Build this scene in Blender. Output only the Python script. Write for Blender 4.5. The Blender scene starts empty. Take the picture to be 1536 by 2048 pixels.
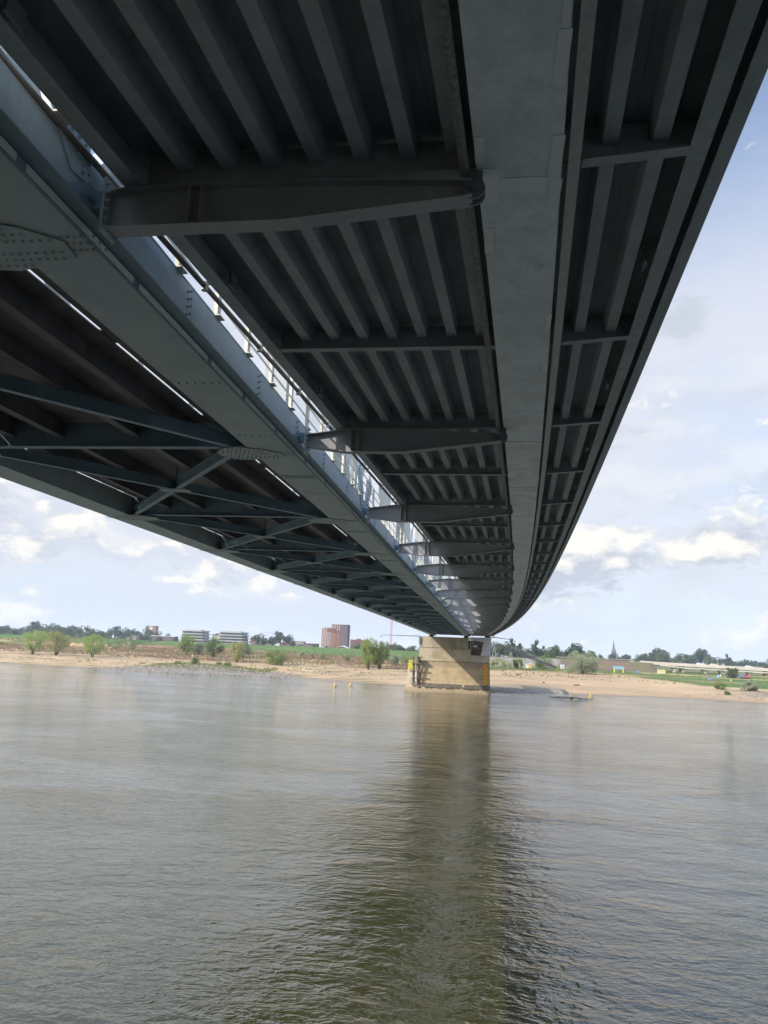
import bpy, math, random
from mathutils import Vector, Matrix
R = math.radians
D = bpy.data
S = bpy.context.scene
COL = S.collection

# ------------------------------------------------------------------ camera
YAW, PITCH, ROLL, FPX = R(8.127), R(10.548), R(2.347), 1492.6
def cam_axes():
    w = Vector((-math.sin(YAW)*math.cos(PITCH), math.cos(YAW)*math.cos(PITCH), math.sin(PITCH)))
    r0 = Vector((math.cos(YAW), math.sin(YAW), 0)); u0 = r0.cross(w)
    r = r0*math.cos(ROLL)+u0*math.sin(ROLL); u = u0*math.cos(ROLL)-r0*math.sin(ROLL)
    return r, u, w
r_, u_, w_ = cam_axes()
cd = D.cameras.new('camera'); cam = D.objects.new('camera', cd); COL.objects.link(cam)
cd.sensor_fit = 'VERTICAL'; cd.sensor_height = 36; cd.lens = 36*FPX/2048
cd.clip_start = 0.1; cd.clip_end = 40000
cam.matrix_world = Matrix(((r_.x, u_.x, -w_.x, 0), (r_.y, u_.y, -w_.y, 0), (r_.z, u_.z, -w_.z, 0), (0, 0, 0, 1)))
S.camera = cam
S.view_settings.view_transform = 'Standard'; S.view_settings.look = 'None'
S.view_settings.exposure = 0.93; S.view_settings.gamma = 1
S.cycles.use_denoising = True
S.cycles.max_bounces = 8; S.cycles.diffuse_bounces = 5; S.cycles.glossy_bounces = 3
S.cycles.sample_clamp_indirect = 6; S.cycles.caustics_reflective = True; S.cycles.blur_glossy = 1.0; S.cycles.caustics_refractive = False

# ------------------------------------------------------------------ sun and sky
SUN_EL, SUN_AZ = R(35.5), R(51)         # the sun stands behind and left of the camera
sun_dir = Vector((-math.sin(SUN_AZ)*math.cos(SUN_EL), -math.cos(SUN_AZ)*math.cos(SUN_EL), math.sin(SUN_EL)))
ld = D.lights.new('sun', 'SUN'); ld.energy = 2.8; ld.angle = R(0.5); ld.color = (1, 0.93, 0.82)
sun = D.objects.new('sun', ld); COL.objects.link(sun)
sun.rotation_euler = sun_dir.to_track_quat('Z', 'Y').to_euler()

class NT:
    """tiny node helper"""
    def __init__(s, tree): s.t = tree; s.n = tree.nodes; s.l = tree.links
    def add(s, kind, **kw):
        nd = s.n.new(kind)
        for k, v in kw.items():
            if k.startswith('i_'):
                key = k[2:]; nd.inputs[int(key) if key.isdigit() else key.replace('_', ' ')].default_value = v
            else: setattr(nd, k, v)
        return nd
    def link(s, a, b): s.l.new(a, b)
    def math(s, op, a, b=None, c=None, clamp=False):
        nd = s.n.new('ShaderNodeMath'); nd.operation = op; nd.use_clamp = clamp
        for i, x in enumerate((a, b, c)):
            if x is None: continue
            if isinstance(x, (int, float)): nd.inputs[i].default_value = x
            else: s.l.new(x, nd.inputs[i])
        return nd.outputs[0]
    def mix(s, fac, a, b, blend='MIX'):
        nd = s.n.new('ShaderNodeMix'); nd.data_type = 'RGBA'; nd.blend_type = blend; nd.clamp_factor = True
        for i, x in ((0, fac), (6, a), (7, b)):
            if isinstance(x, (int, float)): nd.inputs[i].default_value = x
            elif isinstance(x, tuple): nd.inputs[i].default_value = (*x, 1) if len(x) == 3 else x
            else: s.l.new(x, nd.inputs[i])
        return nd.outputs[2]
    def noise(s, vec, scale, detail=4, rough=0.5, dist=0.0):
        nd = s.n.new('ShaderNodeTexNoise'); nd.inputs['Scale'].default_value = scale
        nd.inputs['Detail'].default_value = detail; nd.inputs['Roughness'].default_value = rough
        nd.inputs['Distortion'].default_value = dist
        if vec is not None: s.l.new(vec, nd.inputs['Vector'])
        return nd.outputs['Fac']
    def mapping(s, vec, scale=(1, 1, 1), loc=(0, 0, 0), rot=(0, 0, 0)):
        nd = s.n.new('ShaderNodeMapping'); nd.inputs['Scale'].default_value = scale
        nd.inputs['Location'].default_value = loc; nd.inputs['Rotation'].default_value = rot
        s.l.new(vec, nd.inputs['Vector']); return nd.outputs[0]
    def ramp(s, fac, stops):
        nd = s.n.new('ShaderNodeValToRGB'); cr = nd.color_ramp
        while len(cr.elements) < len(stops): cr.elements.new(0.5)
        for e, (p, c) in zip(cr.elements, stops):
            e.position = p; e.color = (*c, 1) if isinstance(c, tuple) else (c, c, c, 1)
        s.l.new(fac, nd.inputs[0]); return nd.outputs[0]
    def smooth(s, x, a, b):
        nd = s.n.new('ShaderNodeMapRange'); nd.interpolation_type = 'SMOOTHSTEP'
        s.l.new(x, nd.inputs[0]); nd.inputs[1].default_value = a; nd.inputs[2].default_value = b
        return nd.outputs[0]

W = D.worlds.new('World'); S.world = W; W.use_nodes = True
W.node_tree.nodes.clear(); n = NT(W.node_tree)
sky = n.add('ShaderNodeTexSky', sky_type='NISHITA', sun_disc=False, sun_elevation=SUN_EL, sun_rotation=math.atan2(sun_dir.x, sun_dir.y), air_density=1.0, dust_density=1.2, ozone_density=1.5)
skyc = n.mix(1.0, sky.outputs[0], (0.12, 0.12, 0.12), 'MULTIPLY')
tc = n.add('ShaderNodeTexCoord').outputs['Generated']
sep = n.add('ShaderNodeSeparateXYZ'); n.link(tc, sep.inputs[0]); alt = sep.outputs[2]
def clouds(loc, scale, lo, hi, det=9, rough=0.55, zs=2.6, dz=0.0):
    v = n.mapping(tc, (1, 1, zs), (loc[0], loc[1], loc[2]+dz))
    f = n.noise(v, scale, det, rough, 0.25)
    return f
# high thin veil, whitish, thinning towards the upper right
veil = n.smooth(n.noise(n.mapping(tc, (1, 1, 2.2), (0.3, 0, 0.1)), 1.7, 5, 0.6, 0.4), 0.22, 0.58)
lowv = n.math('SUBTRACT', 1.0, n.smooth(alt, 0.36, 0.66))
veil = n.math('MULTIPLY', veil, n.math('MULTIPLY_ADD', lowv, 0.95, 0.05))
base = n.mix(n.math('MULTIPLY', veil, 0.95), skyc, (0.415, 0.43, 0.48))
pale = n.math('MULTIPLY', n.math('SUBTRACT', 1.0, n.smooth(alt, 0.0, 0.16)), 0.45)
base = n.mix(pale, base, (0.31, 0.385, 0.46))
# cumulus banks: puffy tops lit, flat greyish bases
warp = n.add('ShaderNodeTexNoise'); warp.inputs['Scale'].default_value = 16; warp.inputs['Detail'].default_value = 5
n.link(tc, warp.inputs['Vector'])
wv = n.add('ShaderNodeVectorMath', operation='SCALE'); n.link(warp.outputs['Color'], wv.inputs[0]); wv.inputs['Scale'].default_value = 0.045
tcw = n.add('ShaderNodeVectorMath', operation='ADD'); n.link(tc, tcw.inputs[0]); n.link(wv.outputs[0], tcw.inputs[1]); tcw = tcw.outputs[0]
def layer(base, loc, scale, zs, lo, hi, dz, a0, a1, a2, a3, op, dark, lit):
    f0 = n.noise(n.mapping(tcw, (1, 1, zs), loc), scale, 12, 0.62, 0.0)
    f1 = n.noise(n.mapping(tcw, (1, 1, zs), (loc[0], loc[1], loc[2]+dz)), scale, 6, 0.58, 0.0)
    bd = n.math('MULTIPLY', n.smooth(alt, a0, a1), n.math('SUBTRACT', 1.0, n.smooth(alt, a2, a3)))
    dn = n.smooth(n.math('ADD', f0, n.math('MULTIPLY', bd, 0.14)), lo, hi)
    lt = n.smooth(n.math('SUBTRACT', f0, f1), -0.09, 0.10)
    cc = n.mix(lt, dark, lit)
    return n.mix(n.math('MULTIPLY', dn, op), base, cc)
base = layer(base, (5.1, 0.7, 0.35), 3.6, 3.4, 0.57, 0.74, 0.09, 0.03, 0.10, 0.30, 0.50, 0.5, (0.31, 0.335, 0.39), (0.48, 0.485, 0.49))
base = layer(base, (3.1, 1.7, 0.4), 8.0, 2.0, 0.585, 0.67, 0.06, 0.045, 0.085, 0.11, 0.24, 0.88, (0.29, 0.315, 0.37), (0.57, 0.55, 0.50))
# grey patches higher up
g0 = n.noise(n.mapping(tc, (1, 1, 3.2), (7.7, 2.2, 0.9)), 5.0, 6, 0.55, 0.3)
gd = n.math('MULTIPLY', n.smooth(g0, 0.56, 0.68), n.smooth(alt, 0.12, 0.22))
base = n.mix(n.math('MULTIPLY', gd, 0.75), base, (0.31, 0.335, 0.385))
below = n.smooth(alt, -0.02, 0.0)
base = n.mix(below, (0.20, 0.22, 0.24), base)
# extra brightness added around the sun and overhead, unseen, to light the undersides
vd = n.add('ShaderNodeVectorMath', operation='DOT_PRODUCT'); n.link(tc, vd.inputs[0]); vd.inputs[1].default_value = tuple(sun_dir)
glow = n.math('MULTIPLY_ADD', n.math('POWER', n.math('MAXIMUM', vd.outputs['Value'], 0.0), 3.0), 1.0, 1.0)
glow = n.math('MULTIPLY_ADD', n.smooth(alt, 0.62, 0.95), 4.0, glow)
gv = n.add('ShaderNodeCombineXYZ'); [n.link(glow, gv.inputs[i]) for i in range(3)]
base = n.mix(1.0, base, gv.outputs[0], 'MULTIPLY')
bg = n.add('ShaderNodeBackground'); n.link(base, bg.inputs[0]); bg.inputs[1].default_value = 1.0
wo = n.add('ShaderNodeOutputWorld'); n.link(bg.outputs[0], wo.inputs[0])

# ------------------------------------------------------------------ materials
def mat(name, color, rough=0.6, var=0.25, scale=1.5, bump=0.0, bscale=20, streak=0.0, stain=None, metal=0.0, spec=0.5, speck=0.0):
    m = D.materials.new(name); m.use_nodes = True; t = NT(m.node_tree); t.n.clear()
    p = t.add('ShaderNodeBsdfPrincipled'); o = t.add('ShaderNodeOutputMaterial'); t.link(p.outputs[0], o.inputs[0])
    pos = t.add('ShaderNodeNewGeometry').outputs['Position']
    a = t.noise(pos, scale, 6, 0.6); b = t.noise(pos, scale*9, 4, 0.6)
    f = t.math('MULTIPLY_ADD', a, 0.7, t.math('MULTIPLY', b, 0.3))
    f = t.smooth(f, 0.3, 0.7)
    lo = tuple(c*(1-var) for c in color); hi = tuple(min(1, c*(1+var)) for c in color)
    c = t.mix(f, lo, hi)
    if streak:
        s = t.noise(t.mapping(pos, (6, 6, 0.35)), 1.0, 5, 0.65)
        c = t.mix(t.math('MULTIPLY', t.smooth(s, 0.52, 0.75), streak), c, tuple(x*0.45 for x in color))
    if stain:
        s = t.noise(pos, 0.9, 8, 0.7, 0.6)
        c = t.mix(t.math('MULTIPLY', t.smooth(s, 0.56, 0.72), stain[1]), c, stain[0])
    t.link(c, p.inputs['Base Color'])
    rr = t.math('MULTIPLY_ADD', f, 0.2, rough-0.1); t.link(rr, p.inputs['Roughness'])
    p.inputs['Metallic'].default_value = metal; p.inputs['Specular IOR Level'].default_value = spec
    if speck:
        s = t.noise(pos, 9.0, 6, 0.75); s2 = t.noise(pos, 1.3, 3, 0.6)
        c = t.mix(t.math('MULTIPLY', t.smooth(t.math('ADD', s, t.math('MULTIPLY', s2, 0.25)), 0.735, 0.80), speck), c, (0.09, 0.06, 0.045))
        s = t.noise(t.mapping(pos, (2.5, 0.25, 2.5)), 1.0, 4, 0.6)
        c = t.mix(t.math('MULTIPLY', t.smooth(s, 0.5, 0.8), speck*0.4), c, tuple(x*0.6 for x in color))
    if bump:
        bn = t.add('ShaderNodeBump'); bn.inputs['Strength'].default_value = bump; bn.inputs['Distance'].default_value = 0.05
        t.link(t.noise(pos, bscale, 5, 0.6), bn.inputs['Height']); t.link(bn.outputs[0], p.inputs['Normal'])
    return m
M = {}
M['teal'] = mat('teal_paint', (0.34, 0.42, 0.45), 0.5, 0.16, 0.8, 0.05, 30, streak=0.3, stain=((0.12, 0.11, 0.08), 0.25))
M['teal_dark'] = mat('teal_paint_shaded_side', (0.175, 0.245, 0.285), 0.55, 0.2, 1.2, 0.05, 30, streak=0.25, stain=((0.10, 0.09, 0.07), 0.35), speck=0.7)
M['truss'] = mat('pale_truss_paint', (0.40, 0.42, 0.40), 0.5, 0.1, 0.8, streak=0.15)
M['chord'] = mat('chord_grey_paint', (0.33, 0.385, 0.38), 0.55, 0.16, 0.7, 0.05, 30, stain=((0.20, 0.20, 0.215), 0.45), speck=0.7)
M['rust'] = mat('rusty_brown_steel', (0.125, 0.115, 0.12), 0.75, 0.35, 1.4, 0.12, 25, stain=((0.06, 0.045, 0.04), 0.6))
M['cream'] = mat('cream_paint', (0.62, 0.58, 0.47), 0.5, 0.1, 1.5, stain=((0.35, 0.28, 0.18), 0.25))
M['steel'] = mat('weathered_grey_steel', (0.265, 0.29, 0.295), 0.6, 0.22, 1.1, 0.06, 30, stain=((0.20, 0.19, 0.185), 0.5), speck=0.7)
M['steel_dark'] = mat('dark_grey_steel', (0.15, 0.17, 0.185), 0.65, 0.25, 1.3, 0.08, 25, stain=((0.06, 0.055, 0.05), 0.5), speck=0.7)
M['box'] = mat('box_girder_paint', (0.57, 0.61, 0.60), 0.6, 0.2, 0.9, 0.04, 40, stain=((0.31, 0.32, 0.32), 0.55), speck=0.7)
M['patch'] = mat('fresh_grey_paint', (0.63, 0.67, 0.65), 0.55, 0.05, 2)
M['pipe'] = mat('crusted_pipe', (0.20, 0.20, 0.17), 0.85, 0.45, 12, 0.6, 40, stain=((0.17, 0.15, 0.10), 0.5))
M['galv'] = mat('galvanised_steel', (0.33, 0.33, 0.31), 0.45, 0.15, 5, 0.2, 60, metal=0.4)
M['brown_pipe'] = mat('brown_tube', (0.16, 0.13, 0.11), 0.6, 0.2, 4)
M['asphalt'] = mat('asphalt', (0.05, 0.05, 0.05), 0.9, 0.2, 4)
M['white'] = mat('white_paint', (0.72, 0.72, 0.70), 0.5, 0.05, 2)
M['pale_support'] = mat('pale_painted_concrete', (0.55, 0.56, 0.60), 0.6, 0.06, 0.7, streak=0.12)
M['wood'] = mat('weathered_timber', (0.13, 0.11, 0.09), 0.85, 0.35, 2, streak=0.4)
M['flat_white'] = mat('weathered_white_render', (0.34, 0.34, 0.32), 0.7, 0.1, 0.3)
M['bracket'] = mat('bracket_grey_paint', (0.30, 0.305, 0.305), 0.6, 0.15, 1.1, 0.06, 30, stain=((0.2, 0.19, 0.18), 0.4), speck=0.7)
M['stair_steel'] = mat('dark_stair_steel', (0.05, 0.055, 0.065), 0.5, 0.15, 2)
M['black'] = mat('black_paint', (0.015, 0.015, 0.015), 0.5, 0.1, 2)
M['yellow'] = mat('yellow_paint', (0.62, 0.52, 0.05), 0.5, 0.06, 2)
M['orange'] = mat('orange_yellow_paint', (0.72, 0.36, 0.04), 0.5, 0.1, 2)
M['buoy'] = mat('yellow_buoy_paint', (0.42, 0.29, 0.08), 0.5, 0.1, 2)
M['red'] = mat('red_paint', (0.40, 0.09, 0.11), 0.5, 0.1, 2)
M['brick'] = mat('red_brick', (0.155, 0.062, 0.052), 0.85, 0.15, 0.5)
M['brick_dark'] = mat('purple_brown_brick', (0.13, 0.08, 0.09), 0.85, 0.15, 0.5)
M['brick_orange'] = mat('orange_brick', (0.21, 0.095, 0.065), 0.85, 0.12, 0.5)
M['ochre'] = mat('ochre_panel', (0.62, 0.36, 0.16), 0.7, 0.1, 0.5)
M['glass'] = mat('window_glass', (0.10, 0.12, 0.15), 0.15, 0.2, 0.2)
M['roof'] = mat('brown_roof', (0.20, 0.12, 0.10), 0.8, 0.2, 0.5)
M['slate'] = mat('slate_spire', (0.10, 0.11, 0.13), 0.6, 0.2, 0.5)
M['turquoise'] = mat('turquoise_panel', (0.20, 0.42, 0.46), 0.5, 0.05, 2)
M['blue'] = mat('blue_paint', (0.12, 0.19, 0.30), 0.5, 0.05, 2)
M['bark'] = mat('bark', (0.09, 0.075, 0.06), 0.9, 0.3, 3, 0.4, 12)
M['stone'] = mat('river_stone', (0.20, 0.175, 0.14), 0.85, 0.5, 0.9, 0.4, 8)
M['stone_dark'] = mat('dark_wet_stone', (0.10, 0.085, 0.065), 0.8, 0.5, 1.5, 0.4, 8)
M['concrete'] = mat('pale_concrete', (0.30, 0.27, 0.23), 0.8, 0.14, 0.15, streak=0.15)
M['concrete_bridge'] = mat('viaduct_concrete', (0.52, 0.46, 0.37), 0.8, 0.1, 0.2, streak=0.1)
M['hill'] = mat('light_block_slope', (0.09, 0.10, 0.06), 0.9, 0.4, 0.1)
M['hiviz'] = mat('fluorescent_yellow', (0.55, 0.75, 0.08), 0.6, 0.05, 2)

def foliage(name, c1, c2, c3, trans=0.45):
    m = D.materials.new(name); m.use_nodes = True; t = NT(m.node_tree); t.n.clear()
    o = t.add('ShaderNodeOutputMaterial'); pos = t.add('ShaderNodeNewGeometry').outputs['Position']
    info = t.add('ShaderNodeObjectInfo').outputs['Random']
    a = t.noise(pos, 0.55, 3, 0.6); b = t.noise(pos, 3.0, 2, 0.5)
    c = t.mix(t.smooth(a, 0.35, 0.65), c1, c2)
    c = t.mix(t.smooth(b, 0.45, 0.75), c, c3)
    v = t.math('MULTIPLY_ADD', info, 0.4, 1.45)
    cv = t.add('ShaderNodeCombineXYZ'); [t.link(v, cv.inputs[i]) for i in range(3)]
    c = t.mix(1.0, c, cv.outputs[0], 'MULTIPLY')
    d = t.add('ShaderNodeBsdfDiffuse'); tr = t.add('ShaderNodeBsdfTranslucent'); mx = t.add('ShaderNodeMixShader')
    t.link(c, d.inputs[0]); t.link(c, tr.inputs[0]); mx.inputs[0].default_value = trans
    t.link(d.outputs[0], mx.inputs[1]); t.link(tr.outputs[0], mx.inputs[2]); t.link(mx.outputs[0], o.inputs[0])
    return m
M['willow'] = foliage('willow_leaves', (0.15, 0.20, 0.06), (0.20, 0.245, 0.08), (0.25, 0.27, 0.11))
M['willow_gold'] = foliage('yellowing_willow_leaves', (0.19, 0.20, 0.08), (0.23, 0.235, 0.09), (0.26, 0.245, 0.12))
M['grey_willow'] = foliage('grey_willow_leaves', (0.13, 0.15, 0.09), (0.19, 0.21, 0.13), (0.26, 0.27, 0.19))
M['green'] = foliage('green_leaves', (0.075, 0.11, 0.035), (0.12, 0.16, 0.05), (0.16, 0.19, 0.08))
M['dark_green'] = foliage('dark_green_leaves', (0.05, 0.075, 0.04), (0.08, 0.105, 0.055), (0.11, 0.13, 0.075))
M['far_dark'] = foliage('distant_dark_leaves', (0.045, 0.07, 0.04), (0.06, 0.085, 0.05), (0.08, 0.10, 0.065))
M['far_green'] = foliage('distant_green_leaves', (0.06, 0.09, 0.04), (0.085, 0.12, 0.055), (0.11, 0.13, 0.07))
M['far_grey'] = foliage('distant_grey_leaves', (0.10, 0.115, 0.08), (0.13, 0.14, 0.10), (0.15, 0.15, 0.12))
M['grass_bush'] = foliage('scrub_leaves', (0.12, 0.17, 0.05), (0.17, 0.20, 0.07), (0.21, 0.20, 0.09))

def masonry(name, c1, c2, mortar, bw, bh, stain_z=True):
    m = D.materials.new(name); m.use_nodes = True; t = NT(m.node_tree); t.n.clear()
    p = t.add('ShaderNodeBsdfPrincipled'); o = t.add('ShaderNodeOutputMaterial'); t.link(p.outputs[0], o.inputs[0])
    pos = t.add('ShaderNodeNewGeometry').outputs['Position']
    sp = t.add('ShaderNodeSeparateXYZ'); t.link(pos, sp.inputs[0])
    cv = t.add('ShaderNodeCombineXYZ'); t.link(t.math('ADD', sp.outputs[0], sp.outputs[1]), cv.inputs[0]); t.link(sp.outputs[2], cv.inputs[1])
    br = t.add('ShaderNodeTexBrick'); br.inputs['Scale'].default_value = 1.0
    br.inputs['Brick Width'].default_value = bw; br.inputs['Row Height'].default_value = bh
    br.inputs['Mortar Size'].default_value = 0.035; br.inputs['Mortar Smooth'].default_value = 0.3
    t.link(cv.outputs[0], br.inputs['Vector'])
    br.inputs['Color1'].default_value = (*c1, 1); br.inputs['Color2'].default_value = (*c2, 1); br.inputs['Mortar'].default_value = (*mortar, 1)
    c = br.outputs['Color']
    s = t.noise(t.mapping(pos, (0.7, 0.7, 0.18)), 1.0, 6, 0.65)
    c = t.mix(t.math('MULTIPLY', t.smooth(s, 0.50, 0.72), 0.5), c, tuple(x*0.55 for x in c1))
    g = t.noise(pos, 0.22, 5, 0.6)
    c = t.mix(t.math('MULTIPLY', t.smooth(g, 0.52, 0.68), 0.55), c, (0.20, 0.17, 0.08))
    tide = t.math('ADD', sp.outputs[2], t.math('MULTIPLY', t.noise(t.mapping(pos, (1, 1, 0.3)), 0.5, 6, 0.7), 2.4))
    c = t.mix(t.math('MULTIPLY', t.math('SUBTRACT', 1.0, t.smooth(tide, -9.9, -8.6)), 0.5), c, (0.15, 0.12, 0.08))
    c = t.mix(t.math('MULTIPLY', t.math('MULTIPLY', t.smooth(tide, -3.3, -2.4), t.math('SUBTRACT', 1.0, t.smooth(tide, -1.6, -1.0))), 0.5), c, (0.20, 0.16, 0.10))
    t.link(c, p.inputs['Base Color']); p.inputs['Roughness'].default_value = 0.85
    bn = t.add('ShaderNodeBump'); bn.inputs['Strength'].default_value = 0.4; bn.inputs['Distance'].default_value = 0.05
    t.link(br.outputs['Fac'], bn.inputs['Height']); bn.invert = True; t.link(bn.outputs[0], p.inputs['Normal'])
    return m
M['ashlar'] = masonry('ochre_ashlar', (0.42, 0.35, 0.24), (0.47, 0.395, 0.275), (0.31, 0.26, 0.18), 2.1, 0.75)
M['ashlar_low'] = masonry('stained_ashlar', (0.38, 0.29, 0.175), (0.43, 0.335, 0.21), (0.28, 0.21, 0.13), 2.1, 0.75)
M['ashlar_top'] = masonry('tan_concrete_panels', (0.37, 0.315, 0.225), (0.39, 0.335, 0.24), (0.25, 0.20, 0.13), 3.9, 3.6)
M['ashlar_pale'] = masonry('pale_ashlar', (0.47, 0.43, 0.33), (0.52, 0.47, 0.37), (0.24, 0.21, 0.17), 1.3, 0.62)

# ------------------------------------------------------------------ mesh helpers
class B:
    def __init__(s): s.v = []; s.f = []
    def quad_strip(s, a, b):   # connect two index rings
        k = len(a)
        for i in range(k): s.f.append((a[i], a[(i+1) % k], b[(i+1) % k], b[i]))
    def ring(s, pts):
        i0 = len(s.v); s.v.extend(pts); return list(range(i0, i0+len(pts)))
    def loft(s, rings, cap=True):
        idx = [s.ring(r) for r in rings]
        for a, b in zip(idx, idx[1:]): s.quad_strip(a, b)
        if cap: s.f.append(tuple(reversed(idx[0]))); s.f.append(tuple(idx[-1]))
    def box(s, x0, x1, y0, y1, z0, z1):
        s.loft([[(x0, y0, z0), (x1, y0, z0), (x1, y1, z0), (x0, y1, z0)], [(x0, y0, z1), (x1, y0, z1), (x1, y1, z1), (x0, y1, z1)]])
    def beam(s, p, q, w, h, up=(0, 0, 1)):     # rectangular bar
        p = Vector(p); q = Vector(q); d = (q-p).normalized(); sd = d.cross(Vector(up))
        if sd.length < 1e-4: sd = d.cross(Vector((0, 1, 0)))
        sd.normalize(); u = sd.cross(d).normalized(); a = sd*w/2; b = u*h/2
        s.loft([[tuple(c-a-b), tuple(c+a-b), tuple(c+a+b), tuple(c-a+b)] for c in (p, q)])
    def cyl(s, p, q, r0, r1=None, k=10):
        r1 = r0 if r1 is None else r1; p = Vector(p); q = Vector(q); d = (q-p).normalized()
        a = d.cross(Vector((0, 0, 1)))
        if a.length < 1e-3: a = Vector((1, 0, 0))
        a.normalize(); b = d.cross(a)
        s.loft([[tuple(c+a*r*math.cos(2*math.pi*i/k)+b*r*math.sin(2*math.pi*i/k)) for i in range(k)] for c, r in ((p, r0), (q, max(r1, 1e-3)))])
    def prism(s, pts, vec):     # polygon pts (3D) extruded by vec
        vec = Vector(vec); s.loft([[tuple(p) for p in pts], [tuple(Vector(p)+vec) for p in pts]])
    def sweep(s, prof, path):   # profile [(dx,dz)] along path [(x,y,z)] running in +Y
        s.loft([[(x+dx, y, z+dz) for dx, dz in prof] for x, y, z in path])
    def tube(s, pts, r, k=8):
        rings = []
        for i, p in enumerate(pts):
            p = Vector(p); a = Vector(pts[max(i-1, 0)]); b = Vector(pts[min(i+1, len(pts)-1)])
            d = (b-a).normalized(); u = d.cross(Vector((0, 0, 1)))
            if u.length < 1e-3: u = Vector((1, 0, 0))
            u.normalize(); v = d.cross(u)
            rr = r[i] if isinstance(r, (list, tuple)) else r
            rings.append([tuple(p+u*rr*math.cos(2*math.pi*j/k)+v*rr*math.sin(2*math.pi*j/k)) for j in range(k)])
        s.loft(rings)
    def rivet(s, c, nrm, r=0.022, h=0.016):
        r *= 1.25; h *= 1.8
        c = Vector(c); nrm = Vector(nrm); a = nrm.orthogonal().normalized(); b = nrm.cross(a)
        s.loft([[tuple(c+nrm*hh+a*rr*math.cos(k*math.pi/3)+b*rr*math.sin(k*math.pi/3)) for k in range(6)] for hh, rr in ((0, r), (h, r*0.6))])
    def build(s, name, m, parent=None, smooth=False):
        me = D.meshes.new(name); me.from_pydata([tuple(v) for v in s.v], [], s.f); me.update()
        me.materials.append(m)
        o = D.objects.new(name, me); COL.objects.link(o)
        if parent: o.parent = parent
        if smooth:
            for p in me.polygons: p.use_smooth = True
        return o
def fix_normals(o):
    import bmesh
    bm = bmesh.new(); bm.from_mesh(o.data); bmesh.ops.recalc_face_normals(bm, faces=bm.faces); bm.to_mesh(o.data); bm.free()
def tag(o, label=None, cat=None, group=None, kind=None):
    if label: o['label'] = label
    if cat: o['category'] = cat
    if group: o['group'] = group
    if kind: o['kind'] = kind
    return o
def thing(name, label, cat, loc=(0, 0, 0), group=None, rz=0):
    o = D.objects.new(name, None); COL.objects.link(o); o.location = loc; o.rotation_euler = (0, 0, rz)
    o.empty_display_size = 0.5
    return tag(o, label, cat, group)
def copy_tree(o, loc, parent=None):
    c = o.copy(); COL.objects.link(c); c.parent = parent
    if parent is None: c.location = loc
    for ch in [x for x in D.objects if x.parent == o]: copy_tree(ch, None, c)
    return c

WATER = -11.5
Y0, P = 8.87, 11.75
NODES = [Y0+P*i for i in range(20)]

# ------------------------------------------------------------------ terrain and river
def lerp(x, tab):
    if x <= tab[0][0]: return tab[0][1]
    for (a, b), (c, d) in zip(tab, tab[1:]):
        if x <= c: return b+(d-b)*(x-a)/(c-a)
    return tab[-1][1]
SHORE = [(-3000, 360), (-400, 325), (-207, 302), (-151, 287), (-135, 280), (-118, 277), (-104, 280), (-90, 287), (-64, 288), (-45, 272), (-29, 266), (-22, 259), (-10, 256), (1, 246), (8, 245), (15, 251), (22, 262), (46, 264), (71, 267), (89, 260), (130, 250), (3000, 230)]
PROF = [(-60, -15), (-20, -13), (0, -11.52), (3, -11.2), (15, -10.55), (40, -9.2), (70, -7.8), (110, -6.3), (150, -5.6), (200, -5.2), (260, -5)]
from mathutils import noise as mn
def nz(x, y, s, seed=0): return mn.noise(Vector((x*s+seed*13.7, y*s-seed*7.3, seed*3.1)))
def shore(x): return lerp(x, SHORE)+2.0*nz(x, 0, 0.06)+0.7*nz(x, 0, 0.3, 2)
def levee(x, y):
    # green dyke on the left, embankment and viaduct ramp on the right
    if x < -25:
        c = 585 if x > -260 else 540; base = lerp(x, [(-330, -2.6), (-230, -3.3), (-100, -4.6), (-30, -5)]); top = 0.9
        t = (y-(c-70))/70
        if t <= 0: return None
        if t < 1: return base+(top-base)*(t*t*(3-2*t))
        if t < 1.1: return top
        return max(top-(t-1.1)*6, -3.5)
    if x < 95:
        t = (y-440)/12
        if t <= 0: return None
        top = lerp(x, [(-25, -0.9), (30, -0.9), (45, -0.2), (80, -0.1), (95, -0.6)])
        return -5+(top+5)*min(t, 1)
    return None
def hgt(x, y):
    d = y-shore(x); z = lerp(d, PROF)
    if d > 5: z += 0.22*nz(x, y, 0.09, 1)*min(1, d/40)+0.10*nz(x, y, 0.35, 3)*min(1, d/30)
    if x < -40 and d > 110:
        z = max(z, lerp(d, [(110, -6.3), (200, lerp(x, [(-330, -4.0), (-40, -5.1)])), (270, lerp(x, [(-330, -2.8), (-40, -4.8)]))])+0.15*nz(x, y, 0.1, 4))
    l = levee(x, y)
    if l is not None: z = max(z, l) if x < -25 and y < 585 else l
    # groyne mound
    g = math.exp(-((x+117)/20)**2-((y-296)/13)**2)
    if d > 0: z += 2.0*g*min(1, d/12)
    # stony spit by the pier
    # second rubble spit on the far right
    g2 = math.exp(-((x-108)/22)**2-((y-277)/12)**2)
    if d > 0: z += 0.9*g2*min(1, d/10)
    return z
def cl(a, b, t): t = max(0, min(1, t)); return tuple(p+(q-p)*t for p, q in zip(a, b))
SAND = (0.38, 0.27, 0.155); SAND2 = (0.31, 0.22, 0.13); WET = (0.20, 0.15, 0.10); GRAV = (0.23, 0.18, 0.12)
BROWN = (0.155, 0.095, 0.06); STRAW = (0.37, 0.265, 0.12); GREEN = (0.075, 0.125, 0.035); OLIVE = (0.12, 0.12, 0.045)
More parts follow.
